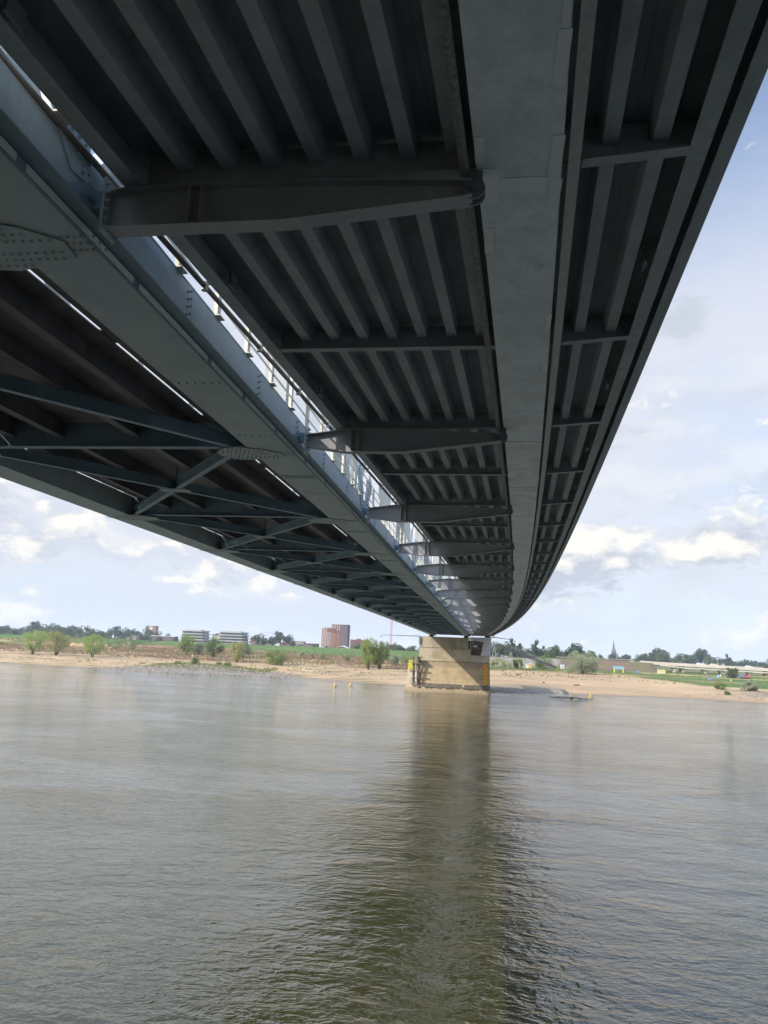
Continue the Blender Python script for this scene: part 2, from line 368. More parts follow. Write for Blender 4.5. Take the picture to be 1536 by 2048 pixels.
def tcol(x, y, z):
    d = y-shore(x)
    n1 = nz(x, y*2.5, 0.03, 5); n2 = nz(x, y*3, 0.12, 6); n3 = nz(x, y*2, 0.5, 7)
    c = cl(SAND, SAND2, 0.5+n1*1.6)
    if d < 5: c = cl(WET, c, (d+0.5)/5)
    if 0 < x < 28 and d < 34: c = cl(GRAV, c, (d-22+8*n2)/8+max(0, (x-20)/8))
    if -150 < x < -70 and d < 25: c = cl(GRAV, c, (d-16+8*n2)/6+max(0, abs(x+112)-28)/10)
    if x > 88 and d < 45: c = cl(c, cl(GRAV, (0.16, 0.11, 0.07), 0.5+n2*2), min(1, (x-88)/12)*min(1, (d-8)/6))
    if x < 0:
        edge = 78+22*n1*2+lerp(x, [(-300, 0), (-120, -14), (-60, -20), (-20, 0)])
        t = (d-edge)/10
        veg = cl(BROWN, STRAW, 0.36+n2*2.2+n1*1.6+1.2*nz(x*0.25, y, 0.16, 9))
        veg = cl(veg, OLIVE, (n3+n1*2)*1.6-0.1)
        c = cl(c, veg, t)
        if d < edge: c = cl(c, OLIVE, (n2*1.6+n3-0.42)*2)
        if x < -60 and y > (585 if x > -260 else 540)-lerp(x, [(-160, 50), (-100, 80)])+8*n1: c = cl(GREEN, (0.095, 0.145, 0.045), 0.5+n1+n3*0.3)
        elif x >= -60 and y > 500: c = cl(GREEN, OLIVE, (x+60)/30)
    else:
        e = lerp(x, [(0, 95), (25, 105), (60, 100), (75, 70), (85, 42), (100, 38), (130, 40)])
        t = (d-e+10*n1*2)/8
        g = cl(OLIVE, GREEN, lerp(x, [(0, 0.1), (50, 0.2), (75, 0.8), (100, 1)])+n2*1.5)
        g = cl(g, STRAW, n1*2-0.2)
        c = cl(c, g, t)
        if y > 436 and x < 96: c = cl((0.15, 0.10, 0.075), OLIVE, 0.25+n2*2+n3) if x > 40 else cl((0.22, 0.19, 0.16), OLIVE, n2*2)
        elif y > 470: c = cl(GREEN, (0.2, 0.14, 0.09), 0.5+n1*3)
    if y > 640: c = cl(GREEN, OLIVE, 0.5+n1)
    return c
xs = [x for x in (-12000, -7000, -4000, -2400, -1500, -1000, -700, -560, -480, -420, -380)]+[-350+3.0*i for i in range(184)]+[215, 240, 280, 340, 430, 560, 800, 1200, 2000, 3600, 7000, 12000]
ys = [-90, -20, 60, 140, 200, 225]+[232+1.7*i for i in range(60)]+[334+3*i for i in range(88)]+[605, 620, 640, 680, 740, 840, 1000, 1300, 1800, 2600, 4000, 7000, 14000]
tv = []; tcs = []
for y in ys:
    for x in xs:
        z = hgt(x, y) if y > 190 else -15
        if y > 900: z = -4-(y-900)*0.0005
        if y < 640 or z < 0: pass
        tv.append((x, y, z)); tcs.append(tcol(x, y, z))
nx = len(xs); tf = [(j*nx+i, j*nx+i+1, (j+1)*nx+i+1, (j+1)*nx+i) for j in range(len(ys)-1) for i in range(nx-1)]
tb = B(); tb.v = tv; tb.f = tf
m = D.materials.new('river_bank'); m.use_nodes = True; t = NT(m.node_tree); t.n.clear()
p = t.add('ShaderNodeBsdfPrincipled'); o = t.add('ShaderNodeOutputMaterial'); t.link(p.outputs[0], o.inputs[0])
at = t.add('ShaderNodeAttribute', attribute_name='ground_colour'); pos = t.add('ShaderNodeNewGeometry').outputs['Position']
a = t.noise(pos, 1.6, 8, 0.8); b = t.noise(t.mapping(pos, (0.2, 1, 1)), 0.5, 7, 0.75)
k = t.math('ADD', t.math('MULTIPLY', a, 1.3), t.math('MULTIPLY', b, 1.2))
k = t.math('MULTIPLY_ADD', k, 1.0, -0.25)
cv = t.add('ShaderNodeCombineXYZ'); [t.link(k, cv.inputs[i]) for i in range(3)]
c = t.mix(1.0, at.outputs['Color'], cv.outputs[0], 'MULTIPLY')
t.link(c, p.inputs['Base Color']); p.inputs['Roughness'].default_value = 0.95; p.inputs['Specular IOR Level'].default_value = 0.1
bn = t.add('ShaderNodeBump'); bn.inputs['Strength'].default_value = 0.6; bn.inputs['Distance'].default_value = 0.4
t.link(t.noise(pos, 1.2, 6, 0.7), bn.inputs['Height']); t.link(bn.outputs[0], p.inputs['Normal'])
ground = tb.build('river_bank', m, smooth=True)
ca = ground.data.color_attributes.new('ground_colour', 'FLOAT_COLOR', 'POINT')
for i, cc in enumerate(tcs): ca.data[i].color = (*cc, 1)
tag(ground, kind='structure')

m = D.materials.new('river_water'); m.use_nodes = True; t = NT(m.node_tree); t.n.clear()
p = t.add('ShaderNodeBsdfPrincipled'); o = t.add('ShaderNodeOutputMaterial'); t.link(p.outputs[0], o.inputs[0])
pos = t.add('ShaderNodeNewGeometry').outputs['Position']
mur = t.noise(pos, 0.08, 4, 0.6)
t.link(t.mix(t.smooth(mur, 0.35, 0.65), (0.034, 0.0345, 0.010), (0.042, 0.042, 0.013)), p.inputs['Base Color'])
p.inputs['Roughness'].default_value = 0.03; p.inputs['IOR'].default_value = 1.95
h1 = t.noise(t.mapping(pos, (0.75, 1.15, 1), rot=(0, 0, 0.3)), 0.8, 5, 0.6, 0.3)        # main ripples
h2 = t.noise(t.mapping(pos, (0.6, 1.2, 1), rot=(0, 0, -0.35)), 3.0, 4, 0.6, 0.2)      # fine chop
rdg = t.math('SUBTRACT', 1.0, t.math('ABSOLUTE', t.math('MULTIPLY_ADD', t.noise(t.mapping(pos, (0.8, 1.25, 1), rot=(0, 0, -0.2)), 1.15, 3, 0.5, 0.4), 2.0, -1.0)))      # sharp little crests
h1 = t.math('ADD', t.math('MULTIPLY', h1, 0.65), t.math('MULTIPLY', t.math('POWER', rdg, 2.0), 0.20))
h3 = t.noise(t.mapping(pos, (0.5, 0.9, 1), rot=(0, 0, 0.1)), 0.22, 4, 0.55, 1.2)       # boils and eddies
patch = t.smooth(t.noise(t.mapping(pos, (0.6, 1, 1)), 0.07, 4, 0.6, 0.8), 0.35, 0.68)
h = t.math('ADD', t.math('MULTIPLY', t.math('MULTIPLY', h1, t.math('MULTIPLY_ADD', patch, 0.8, 0.4)), 0.85), t.math('MULTIPLY', h3, 0.7))
h = t.math('ADD', h, t.math('MULTIPLY', t.math('MULTIPLY_ADD', patch, 0.8, 0.3), t.math('MULTIPLY', h2, 0.14)))
bn = t.add('ShaderNodeBump'); bn.inputs['Strength'].default_value = 1.0; bn.inputs['Distance'].default_value = 0.25
t.link(h, bn.inputs['Height']); t.link(bn.outputs[0], p.inputs['Normal'])
wb = B(); wb.v = [(-12000, -90, WATER), (12000, -90, WATER), (12000, 420, WATER), (-12000, 420, WATER)]; wb.f = [(0, 1, 2, 3)]
tag(wb.build('river_water', m), kind='structure')
# the quay the picture is taken from (just behind and below the camera)
q = B(); q.box(-160, 160, -80, 1.2, -14, -1.65); tag(q.build('quay', M['asphalt']), kind='structure')
q = B(); q.loft([[(-500, yy, -14), (-500, yy, zz), (500, yy, zz), (500, yy, -14)] for yy, zz in ((-260, 34), (-120, 28), (-75, 20), (-48, 12), (-30, 3), (-24, -1.5))]); tag(q.build('light_block_hill', M['hill']), kind='structure')  # unseen hill, added to block low sky light from behind the camera

sp0 = thing('bridge_pier', 'unseen dark stone pier added on the quay, carrying the near end of the bridges', 'bridge pier', (-9, -8, -1.65))  # near pier, out of view, put in to darken the near undersides
q = B(); q.box(-12, 13, -5, 4.5, -0.3, 7.1); q.build('shaft', M['ashlar_low'], sp0)
q = B(); q.box(-12.4, 13.4, -5.4, 4.9, -0.35, 0.9); q.build('plinth', M['stone_dark'], sp0)

# ------------------------------------------------------------------ railway bridge
def zr(y):
    y = min(y, 235); t = (y/11.75+0.1)/20
    return 5.605+0.9334*t*(1-t)
def rpath(y0=-28, y1=248, st=4):
    k = int((y1-y0)/st); return [(0, y0+(y1-y0)*i/k, zr(y0+(y1-y0)*i/k)) for i in range(k+1)]
rail = thing('railway_bridge', 'long teal grey riveted steel truss railway bridge with cross bracing below, left of the footbridge', 'railway bridge', (0, 0, 0))
RP = rpath()
def rect(x0, x1, z0, z1): return [(x0, z0), (x1, z0), (x1, z1), (x0, z1)]
def rs(prof): b = B(); b.sweep(prof, RP); return b
# near (right) lower chord
b = rs(rect(-7.02, -5.80, 0, 0.035)); 
b.sweep(rect(-6.95, -6.91, 0.037, 0.875), RP)
near = b.build('lower_chord', M['chord'], rail)
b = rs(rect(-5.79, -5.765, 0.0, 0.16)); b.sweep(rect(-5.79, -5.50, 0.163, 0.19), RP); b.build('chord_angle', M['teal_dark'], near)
b = rs(rect(-5.60, -5.56, 0.192, 0.875)); b.build('web_plate', M['teal'], near)
b = rs(rect(-7.0, -5.552, 0.88, 0.905)); b.build('top_plate', M['teal'], near)
# splice covers and rivet rows under the chord
b = B()
for i, yn in enumerate(NODES):
    for off, k in ((-1.55, 6), (3.4, 12), (6.1, 6)):
        y = yn+off; z = zr(y)
        if yn > 150 and k == 6: continue
        if i == 0 and k == 12: continue
        for j in range(k): b.rivet((-6.85+0.95*j/(k-1), y, z), (0, 0, -1))
        if k == 12:
            for j in range(k): b.rivet((-6.85+0.95*j/(k-1), y+0.16, z), (0, 0, -1))
            b.box(-7.0, -5.81, y-0.16, y-0.10, z-0.012, z-0.001)
    for off in (0.9, 4.6, 8.3):                # vertical rivet rows on the web
        y = yn+off-5; z = zr(y)
        for j in range(8):
            b.rivet((-5.558, y+(0.14 if j % 2 else 0), z+0.27+0.075*j), (1, 0, 0), 0.02, 0.02)
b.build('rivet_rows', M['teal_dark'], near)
b = B()
rng = random.Random(5)
y = -5
while y < 235:
    Lg = rng.uniform(2.2, 3.4); z = zr(y+Lg/2)
    b.beam((-5.752, y+0.1, zr(y+.1)+0.08), (-5.752, y+Lg-0.1, zr(y+Lg-.1)+0.08), 0.012, 0.11); y += Lg
b.build('splice_strips', M['patch'], near)
# far (left) lower chord
b = rs(rect(-17.75, -16.5, 0, 0.035)); b.sweep(rect(-16.62, -16.58, 0.037, 0.875), RP)
far = b.build('lower_chord', M['chord'], rail)
b = rs(rect(-17.78, -17.755, 0, 0.16)); b.sweep(rect(-18.08, -17.755, 0.163, 0.19), RP); b.build('chord_angle', M['teal_dark'], far)
b = rs(rect(-17.95, -17.91, 0.192, 0.875)); b.sweep(rect(-18.0, -16.5, 0.88, 0.905), RP); b.build('web_plate', M['teal'], far)
# gusset plates with rivets, floor beams, X bracing
gproto = None
def gusset_mesh(mirror):
    b = B(); s = -1 if mirror else 1
    pts = [(-1.35*s, -0.08), (-0.95*s, -0.42), (-0.5*s, -0.48), (0.15*s, -0.28), (0.62*s, 0.0), (0.55*s, 0.35), (-0.55*s, 0.55), (-1.0*s, 0.5), (-1.35*s, 0.2)]
    if mirror: pts = pts[::-1]
    b.prism([(x, y, -0.03) for x, y in pts], (0, 0, 0.022))
    rg = random.Random(3)
    for i in range(14):
        for j in range(8):
            x = -1.25+i*0.135+(0.06 if j % 2 else 0); y = -0.4+j*0.12
            ins = (y > -0.42+max(0, x+0.4)*0.42+max(0, -0.95-x)*0.8) and (y < 0.5-max(0, x+0.5)*0.17) and x < 0.5 and abs(y-0.05) > 0.04
            if ins: b.rivet((x*s, y, -0.031), (0, 0, -1), 0.024, 0.018)
    for i in range(6):
        for j in range(3): b.rivet(((0.62+i*0.1)*s, -0.05+j*0.13, 0), (0, 0, -1), 0.02, 0.015)
    me = D.meshes.new('gusset_plate'); me.from_pydata(b.v, [], b.f); me.materials.append(M['chord']); return me
gm = [gusset_mesh(False), gusset_mesh(True)]
for yn in NODES:
    for k, x in ((0, -6.75), (1, -16.75)):
        o = D.objects.new('gusset_plate', gm[k]); COL.objects.link(o); o.parent = rail; o.location = (x, yn+0.26, zr(yn)); o.scale = (1, 1.4, 1)
for i, yn in enumerate([NODES[0]-P*2, NODES[0]-P]+NODES):
    z = zr(yn); b = B()
    b.box(-16.6, -7.0, yn-0.14, yn+0.14, z+0.06, z+0.085); b.box(-16.56, -6.96, yn-0.012, yn+0.012, z+0.087, z+0.86)
    for xx in (-9.0, -10.4, -13.2, -14.6):
        for sx in (-.16, 0, .16): b.rivet((xx+sx, yn+0.05, z+0.06), (0, 0, -1), 0.022, 0.02)
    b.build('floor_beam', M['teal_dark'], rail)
    if i < 21:
        y2 = yn+P; z2 = zr(y2)
        for (xa, ya, za, xb, yb, zb_, dz) in ((-7.3, yn, z, -16.4, y2, z2, 0.0), (-16.4, yn, z, -7.3, y2, z2, 0.003)):
            b = B(); b.beam((xa, ya, za+0.02+dz), (xb, yb, zb_+0.02+dz), 0.20, 0.018)
            b.beam((xa, ya, za+0.205+dz), (xb, yb, zb_+0.205+dz), 0.015, 0.35)
            b.beam((xa, ya, za+0.385+dz), (xb, yb, zb_+0.385+dz), 0.16, 0.012)
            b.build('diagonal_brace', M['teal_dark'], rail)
        yc = yn+P/2; zc = zr(yc); b = B()
        b.prism([(-12.35, yc-0.3, zc-0.01), (-11.35, yc-0.3, zc-0.01), (-11.25, yc, zc-0.01), (-11.35, yc+0.3, zc-0.01), (-12.35, yc+0.3, zc-0.01), (-12.45, yc, zc-0.01)], (0, 0, 0.016))
        for ix in range(7):
            for iy in range(4): b.rivet((-12.3+ix*0.15, yc-0.22+iy*0.145, zc-0.011), (0, 0, -1), 0.022, 0.016)
        b.build('crossing_plate', M['chord'], rail)
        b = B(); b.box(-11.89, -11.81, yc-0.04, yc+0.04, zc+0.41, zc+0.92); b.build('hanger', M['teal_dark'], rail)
for x in (-9.0, -10.6, -13.1, -14.7):
    b = rs(rect(x-0.14, x+0.14, 0.38, 0.41)); b.sweep(rect(x-0.01, x+0.01, 0.412, 0.925), RP); b.build('stringer', M['rust'], rail)
b = rs(rect(-8.36, -7.03, 0.93, 0.96)); b.build('walkway_plate', M['rust'], rail)
b = rs(rect(-15.6, -8.45, 0.93, 0.96)); b.sweep(rect(-16.5, -15.65, 0.93, 0.96), RP)
for yn in [NODES[0]-P]+NODES:
    for a0, a1 in ((5.4, 6.1), (11.4, 14.2)):
        y = yn+a0; b.box(-8.5, -8.3, y, yn+a1, zr(y)+0.965, zr(y)+0.99)
b.build('track_deck', M['rust'], rail)
b = B()
for s_ in range(0, 250):
    y = -6+s_*0.96; z = zr(y)
    for x in (-10.15, -13.9): b.box(x-1.3, x+1.3, y-0.12, y+0.12, z+0.963, z+1.07)
tag(b.build('sleepers', M['wood'], rail), kind='stuff')
for x in (-9.4, -10.9, -13.15, -14.65): rs(rect(x-0.035, x+0.035, 1.073, 1.23)).build('rail', M['rust'], rail)
# trusses
for x, nm in ((-6.3, 'near'), (-17.2, 'far')):
    b = B(); H = 13.0
    b.sweep(rect(x-0.45, x+0.45, H, H+0.7), RP); b.build('top_chord', M['truss'], rail)
    for i, yn in enumerate(NODES):
        z = zr(yn); b = B(); b.box(x-0.34, x+0.34, yn-0.28, yn+0.28, z+0.908, z+H-.003); b.build('truss_post', M['truss'], rail)
        if i % 2 == 0:
            for sy in (-1, 1):
                b = B(); b.beam((x, yn+sy*0.75, z+1.1), (x, yn+sy*(P-0.5), z+H-0.1), 0.56, 0.5, (1, 0, 0)); b.build('truss_diagonal', M['truss'], rail)
                b = B(); xs_ = x+0.36
                if x > -10:
                    pl = [(yn+sy*0.25, 0.52), (yn+sy*0.65, 0.46), (yn+sy*2.1, 1.8), (yn+sy*1.3, 2.4), (yn+sy*0.3, 1.3)]
                    if sy < 0: pl = pl[::-1]
                    b.prism([(-5.557, yy, z+zz) for yy, zz in pl], (0.02, 0, 0))
                    for a in range(5):
                        for c_ in range(9):
                            ty = 0.42+c_*0.16; tz = 0.60+a*0.13+(ty-0.42)*0.85
                            b.rivet((-5.537, yn+sy*ty, z+tz), (1, 0, 0), 0.024, 0.02)
                    b.build('truss_gusset', M['teal'], rail)
# railings on the near chord
rail_pan = []
for i, yn in enumerate([NODES[0]-P]+NODES[:-1]):
    b = B()
    for k in range(6):
        y = yn+0.9+k*1.96; z = zr(y)
        b.box(-5.62, -5.54, y-0.09, y+0.09, z+0.93, z+2.0); b.box(-5.72, -5.46, y-0.14, y+0.14, z+0.908, z+0.928)
    for hz_ in (1.2, 1.6, 1.97):
        b.beam((-5.53, yn+0.0, zr(yn)+hz_), (-5.53, yn+P-0.02, zr(yn+P)+hz_), 0.03, 0.045)
    b.build('railing', M['cream'], rail)

# ------------------------------------------------------------------ footbridge hung beside it
def CX(y):
    t = min(max(y, -40), 234)/234.; return -0.16449+13.3406*t-10.1916*t*t-3.24131*t**3
def ZB(y):
    t = min(max(y, -40), 234)/234.; return 6.1113+2.85*t-2.9735*t*t
BP = []
y = -28
while y <= 262: BP.append((CX(y), y, ZB(y))); y += 2.9
bike = thing('bicycle_bridge', 'curved dark grey steel bicycle bridge with ribbed deck and pale central box girder overhead', 'footbridge')
def bs(prof): b = B(); b.sweep(prof, BP); return b
b = bs(rect(-0.545, 0.545, 0, 0.02)); b.sweep(rect(-0.50, -0.47, 0.022, 0.5), BP); b.sweep(rect(0.47, 0.50, 0.022, 0.5), BP)
boxg = b.build('box_girder', M['box'], bike)
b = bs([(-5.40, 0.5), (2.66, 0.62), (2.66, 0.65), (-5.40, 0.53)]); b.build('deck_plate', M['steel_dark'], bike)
for off in (-4.55, -3.93, -3.31, -2.69, -2.07, -1.45, -0.86, 1.15, 1.77):
    z1 = 0.498+(off+5.5)*0.0147; w1, w2 = 0.15, 0.10
    if off == -0.86: w1, w2 = 0.13, 0.09
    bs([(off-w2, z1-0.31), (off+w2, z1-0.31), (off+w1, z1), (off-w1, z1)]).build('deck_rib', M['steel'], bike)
b = bs(rect(-5.40, -5.14, -0.02, 0.0)); b.sweep(rect(-5.34, -5.31, 0.002, 0.498), BP); b.build('edge_beam', M['steel'], bike)
b = bs(rect(2.12, 2.36, 0.18, 0.20)); b.sweep(rect(2.32, 2.34, 0.202, 0.61), BP); b.build('edge_beam', M['steel'], bike)
b = bs(rect(2.50, 2.70, 0.24, 0.26)); b.sweep(rect(2.67, 2.70, 0.262, 0.80), BP); b.build('fascia', M['steel'], bike)
b = bs(rect(-5.43, -5.405, 0.45, 0.72)); b.build('fascia', M['steel'], bike)
b = bs(rect(0.62, 0.77, -0.01, 0.07)); b.build('cable_duct', M['galv'], bike)
b = B(); b.tube([(CX(y_)-0.70, y_, ZB(y_)+0.02+0.006*math.sin(y_*2)) for y_ in [-28+0.97*i for i in range(272)]], 0.062, 10)
pp = b.build('drain_pipe', M['pipe'], bike, smooth=True)
b = B(); b.tube([(CX(y_)-5.80, y_, ZB(y_)+0.28) for y_ in [-28+2.0*i for i in range(131)]], 0.05, 10); b.build('guard_tube', M['brown_pipe'], bike, smooth=True)
y = -20
while y < 232:
    b = B(); b.box(CX(y)-5.83, CX(y)-5.40, y-0.03, y+0.03, ZB(y)+0.33, ZB(y)+0.36); b.cyl((CX(y)-5.80, y-.02, ZB(y)+0.2), (CX(y)-5.80, y-.02, ZB(y)+0.36), 0.07, k=8); y += P/4; b.build('tube_clamp', M['cream'], bike)
# cross beams every half panel
for i in range(-4, 41):
    y = Y0+P*i/2; c = CX(y); z = ZB(y); yb = y+0.0
    b = B()
    b.box(c-5.14, c-0.515, y-0.09, y+0.09, z+0.0+0.003, z+0.022); b.box(c-5.12, c-0.51, y-0.01, y+0.01, z+0.025, z+0.50)
    b.build('cross_beam', M['steel'], bike)
    b = B()
    b.loft([[(c+0.80, y-0.09, z+0.06), (c+0.80, y+0.09, z+0.06), (c+0.80, y+0.09, z+0.08), (c+0.80, y-0.09, z+0.08)], [(c+2.12, y-0.09, z+0.17), (c+2.12, y+0.09, z+0.17), (c+2.12, y+0.09, z+0.19), (c+2.12, y-0.09, z+0.19)]])
    b.loft([[(c+0.51, y-0.01, z+0.04), (c+0.51, y+0.01, z+0.04), (c+0.51, y+0.01, z+0.58), (c+0.51, y-0.01, z+0.58)], [(c+2.3, y-0.01, z+0.19), (c+2.3, y+0.01, z+0.19), (c+2.3, y+0.01, z+0.61), (c+2.3, y-0.01, z+0.61)]])
    b.build('cross_beam', M['steel'], bike)
# thin seams, drain spouts
b = B()
for off in (1.47, 2.0, -1.14):
    b.sweep(rect(off-0.012, off+0.012, 0.40+0.0147*(off+5.5)+0.08, 0.40+0.0147*(off+5.5)+0.094), BP)
b.build('weld_seams', M['steel_dark'], bike)
for i in range(-1, 38):
    y = Y0+P*i/2+2.9
    for xo, zo in ((-5.08, 0.02), (2.02, 0.2)):
        b = B(); b.box(CX(y)+xo-0.02, CX(y)+xo+0.02, y-0.03, y+0.28, ZB(y)+zo, ZB(y)+zo+0.25); b.box(CX(y)+xo-0.05, CX(y)+xo-0.022, y+0.1, y+0.14, ZB(y)+zo+0.1, ZB(y)+zo+0.14)
        b.build('drain_spout', M['steel_dark'], bike)
# splice lines and fresh paint patches under the box girder
b = B()
for y in (22.0, 28.6, 47, 70, 93, 117, 140, 163): b.box(CX(y)-0.54, CX(y)+0.54, y-0.02, y+0.02, ZB(y)-0.004, ZB(y)-0.001)
b.build('splice_seam', M['steel_dark'], boxg)
rng = random.Random(11)
def pat(y0, y1, x0, x1):
    b = B()
    k = max(1, int((y1-y0)/0.8))
    for i in range(k):
        a0 = y0+(y1-y0)*i/k; a1 = y0+(y1-y0)*(i+1)/k
        c = CX((a0+a1)/2); z = min(ZB(a0), ZB(a1)); b.box(c+x0, c+x1, a0, a1, z-0.007, z-0.003)
    b.build('paint_patch', M['patch'], boxg)
for y0, y1, x0, x1 in ((8.15, 8.65, -0.54, -0.42), (8.78, 9.55, -0.54, -0.27), (9.0, 9.32, -0.265, 0.38), (8.2, 9.95, 0.385, 0.54), (6.6, 7.35, 0.40, 0.54), (5.8, 6.58, 0.46, 0.54), (15.6, 16.2, 0.44, 0.54), (13.2, 13.9, 0.45, 0.54), (10.2, 10.9, -0.54, -0.40), (17.6, 18.2, -0.54, -0.44), (25.8, 26.7, -0.52, -0.25), (25.6, 26.6, 0.1, 0.35), (33.5, 34.6, -0.5, 0.2), (35.4, 36.0, -0.54, 0.54)): pat(y0, y1, x0, x1)
for _ in range(26):
    y = rng.uniform(38, 200); pat(y, y+rng.uniform(0.6, 3), *(lambda a: (a, a+rng.uniform(0.15, 0.4)))(rng.uniform(-0.54, 0.14)))
# outrigger brackets from the truss chord to the box girder
def outrigger(y):
    zc = zr(y); z = ZB(y); xl = -5.30; xr = CX(y)-0.60
    us = [0, 0.03, 0.2, 0.5, 0.75, 1.0]
    bot = [zc+0.10, zc+0.07, zc-0.07, zc-0.07, (zc-0.07)*.5+(z-0.40)*.5, z-0.40]
    top = [z-0.20, z-0.17, z-0.035, z-0.035, z-0.10, z-0.17]
    if y < 10: bot[0] = bot[1] = zc-0.07; top[0] = z-0.10; top[1] = z-0.05
    X = [xl+(xr-xl)*u for u in us]
    b = B()
    for k in range(5):
        for ww, lo, hi in ((0.014, lambda i: bot[i]+0.021, lambda i: top[i]-0.021), (0.28, lambda i: bot[i], lambda i: bot[i]+0.02), (0.28, lambda i: top[i]-0.02, lambda i: top[i])):
            b.loft([[(X[i], y-ww/2, lo(i)), (X[i], y+ww/2, lo(i)), (X[i], y+ww/2, hi(i)), (X[i], y-ww/2, hi(i))] for i in (k, k+1)])
    for u, k in ((0.235, 2), (0.27, 2)):
        x = xl+(xr-xl)*u; b.box(x-0.012, x+0.012, y-0.13, y+0.13, bot[2]+0.022, top[2]-0.022)
    o = b.build('outrigger', M['bracket'], bike); fix_normals(o)
    b = B(); b.box(-5.345, -5.302, y-0.19, y+0.19, zc-0.14, zc+0.66)
    for sy in (-0.16, 0.16):
        for k in range(6): b.rivet((-5.30, y+sy, zc-0.08+k*0.13), (1, 0, 0), 0.022, 0.03)
    b.build('end_plate', M['chord'], o)
    b = B(); b.box(-5.56, -5.347, y-0.10, y+0.10, zc+0.24, zc+0.5)
    b.prism([(-5.555, y-0.75, zc+0.2), (-5.555, y+0.35, zc+0.2), (-5.555, y+0.35, zc+0.55), (-5.555, y-0.25, zc+0.55)], (0.03, 0, 0)); b.cyl((-5.53, y-0.2, zc+0.36), (-5.47, y-0.2, zc+0.36), 0.05)
    b.build('chord_bracket', M['teal_dark'], o)
    b = B(); b.cyl((xr+0.02, y-0.09, z-0.27), (xr+0.02, y-0.06, z-0.27), 0.15, k=16); b.cyl((xr+0.02, y+0.06, z-0.27), (xr+0.02, y+0.09, z-0.27), 0.15, k=16)
    b.cyl((xr+0.02, y-0.13, z-0.27), (xr+0.02, y+0.13, z-0.27), 0.045); b.box(xr-0.05, xr+0.13, y-0.06, y+0.06, z-0.3, z+0.05)
    b.build('pin_joint', M['steel_dark'], o)
    b = B(); x = xl+(xr-xl)*0.25; b.box(x-0.22, x+0.22, y-0.12, y+0.12, z-0.034, z+0.0); b.build('bearing', M['galv'], o)
for yn in [NODES[0]-P]+NODES[:19]: outrigger(yn)
# parapets on the footbridge
for xo in (-5.36, 2.6):
    zo = 0.54 if xo < 0 else 0.66
    b = B()
    for k in range(0, 130):
        y = -20+k*2.0; b.box(CX(y)+xo-0.02, CX(y)+xo+0.02, y-0.03, y+0.03, ZB(y)+zo, ZB(y)+zo+1.15)
    for h_ in (0.3, 0.6, 0.9, 1.13): b.sweep(rect(xo-0.02, xo+0.02, zo+h_, zo+h_+0.03), BP)
    b.build('parapet', M['galv'], bike)
#@@PART2@@
# ------------------------------------------------------------------ far pier
pier = thing('bridge_pier', 'broad tan stone pier standing in the river at the far end of the bridge span', 'bridge pier', (-9, 236, WATER))
def pp_(b, name, m): o = b.build(name, m, pier); fix_normals(o); o.location = (9, -236, -WATER); return o
b = B(); b.box(-20.7, -5.6, 234, 243, 1.75, 5.02); top_blk = pp_(b, 'upper_block', M['ashlar_top'])
b = B(); b.box(-20.62, -5.0, 233.9, 243.1, -2.35, 1.745)
pp_(b, 'shaft', M['ashlar'])
b = B(); b.box(-5.0+.003, 0.95, 233.6, 243.2, -2.35, -0.25); pp_(b, 'side_block', M['ashlar_pale'])
b = B(); b.box(-5.597, 1.0, 239, 243.15, -0.247, 4.4); pp_(b, 'rear_wall', M['ashlar'])
b = B(); b.loft([[(-22.6, 232.2, -9.3), (1.15, 232.2, -9.3), (1.2, 245, -9.3), (-22.6, 245, -9.3)], [(-21.2, 233.3, -2.45), (0.95, 233.3, -2.45), (0.95, 244, -2.45), (-21.2, 244, -2.45)]], True)
pp_(b, 'lower_shaft', M['ashlar_low'])
b = B(); b.box(-21.3, 1.05, 233.2, 244.1, -2.447, -2.353); pp_(b, 'string_course', M['stone_dark'])
b = B(); b.box(-20.8, -5.5, 233.85, 243.2, 1.70, 1.78) if False else b.box(-20.75, -5.01, 233.82, 233.897, 1.68, 1.74); pp_(b, 'string_course', M['stone_dark'])
b = B(); b.loft([[(-25.0, 229.6, -12.6), (1.5, 229.6, -12.6), (1.5, 246, -12.6), (-25.0, 246, -12.6)], [(-24.2, 230.4, -10.2), (1.3, 230.4, -10.2), (1.3, 245.5, -10.2), (-24.2, 245.5, -10.2)], [(-23.0, 232.0, -9.303), (1.2, 232.0, -9.303), (1.2, 245.2, -9.303), (-23.0, 245.2, -9.303)]])
pp_(b, 'footing', M['ashlar_low'])
b = B(); b.loft([[(-24.6, 231.6, -9.3), (-22.3, 231.6, -9.3), (-22.3, 240, -9.3), (-24.6, 240, -9.3)], [(-23.7, 232.6, -5.4), (-21.9, 232.6, -5.4), (-21.9, 240, -5.4), (-23.7, 240, -5.4)], [(-23.3, 233.1, -2.6), (-21.7, 233.1, -2.6), (-21.7, 240, -2.6), (-23.3, 240, -2.6)]])
pp_(b, 'buttress', M['ashlar'])
b = B()
for x in (-6.4, -17.1): b.box(x-0.9, x+0.9, 233.9, 235.6, 5.023, 5.58)
for x in (-6.4, -17.1):
    bb = B(); bb.box(x-0.7, x+0.7, 234.0, 235.4, 5.023, 5.35); bb.box(x-0.45, x+0.45, 234.2, 235.2, 5.352, zr(234)-0.01); pp_(bb, 'bearing', M['black'])
b = B(); b.prism([(-3.0, 5.10), (-3.0, 4.2), (-0.95, 3.85), (-1.75, -0.24), (1.25, -0.24), (1.35, 5.30)][::-1] and [(x, 233.2, z) for x, z in [(-5.4, 5.2), (-5.4, 4.55), (-0.95, 3.85), (-1.75, -0.24), (1.22, -0.24), (1.32, 5.35)]], (0, 3.2, 0))
pp_(b, 'footbridge_support', M['pale_support'])
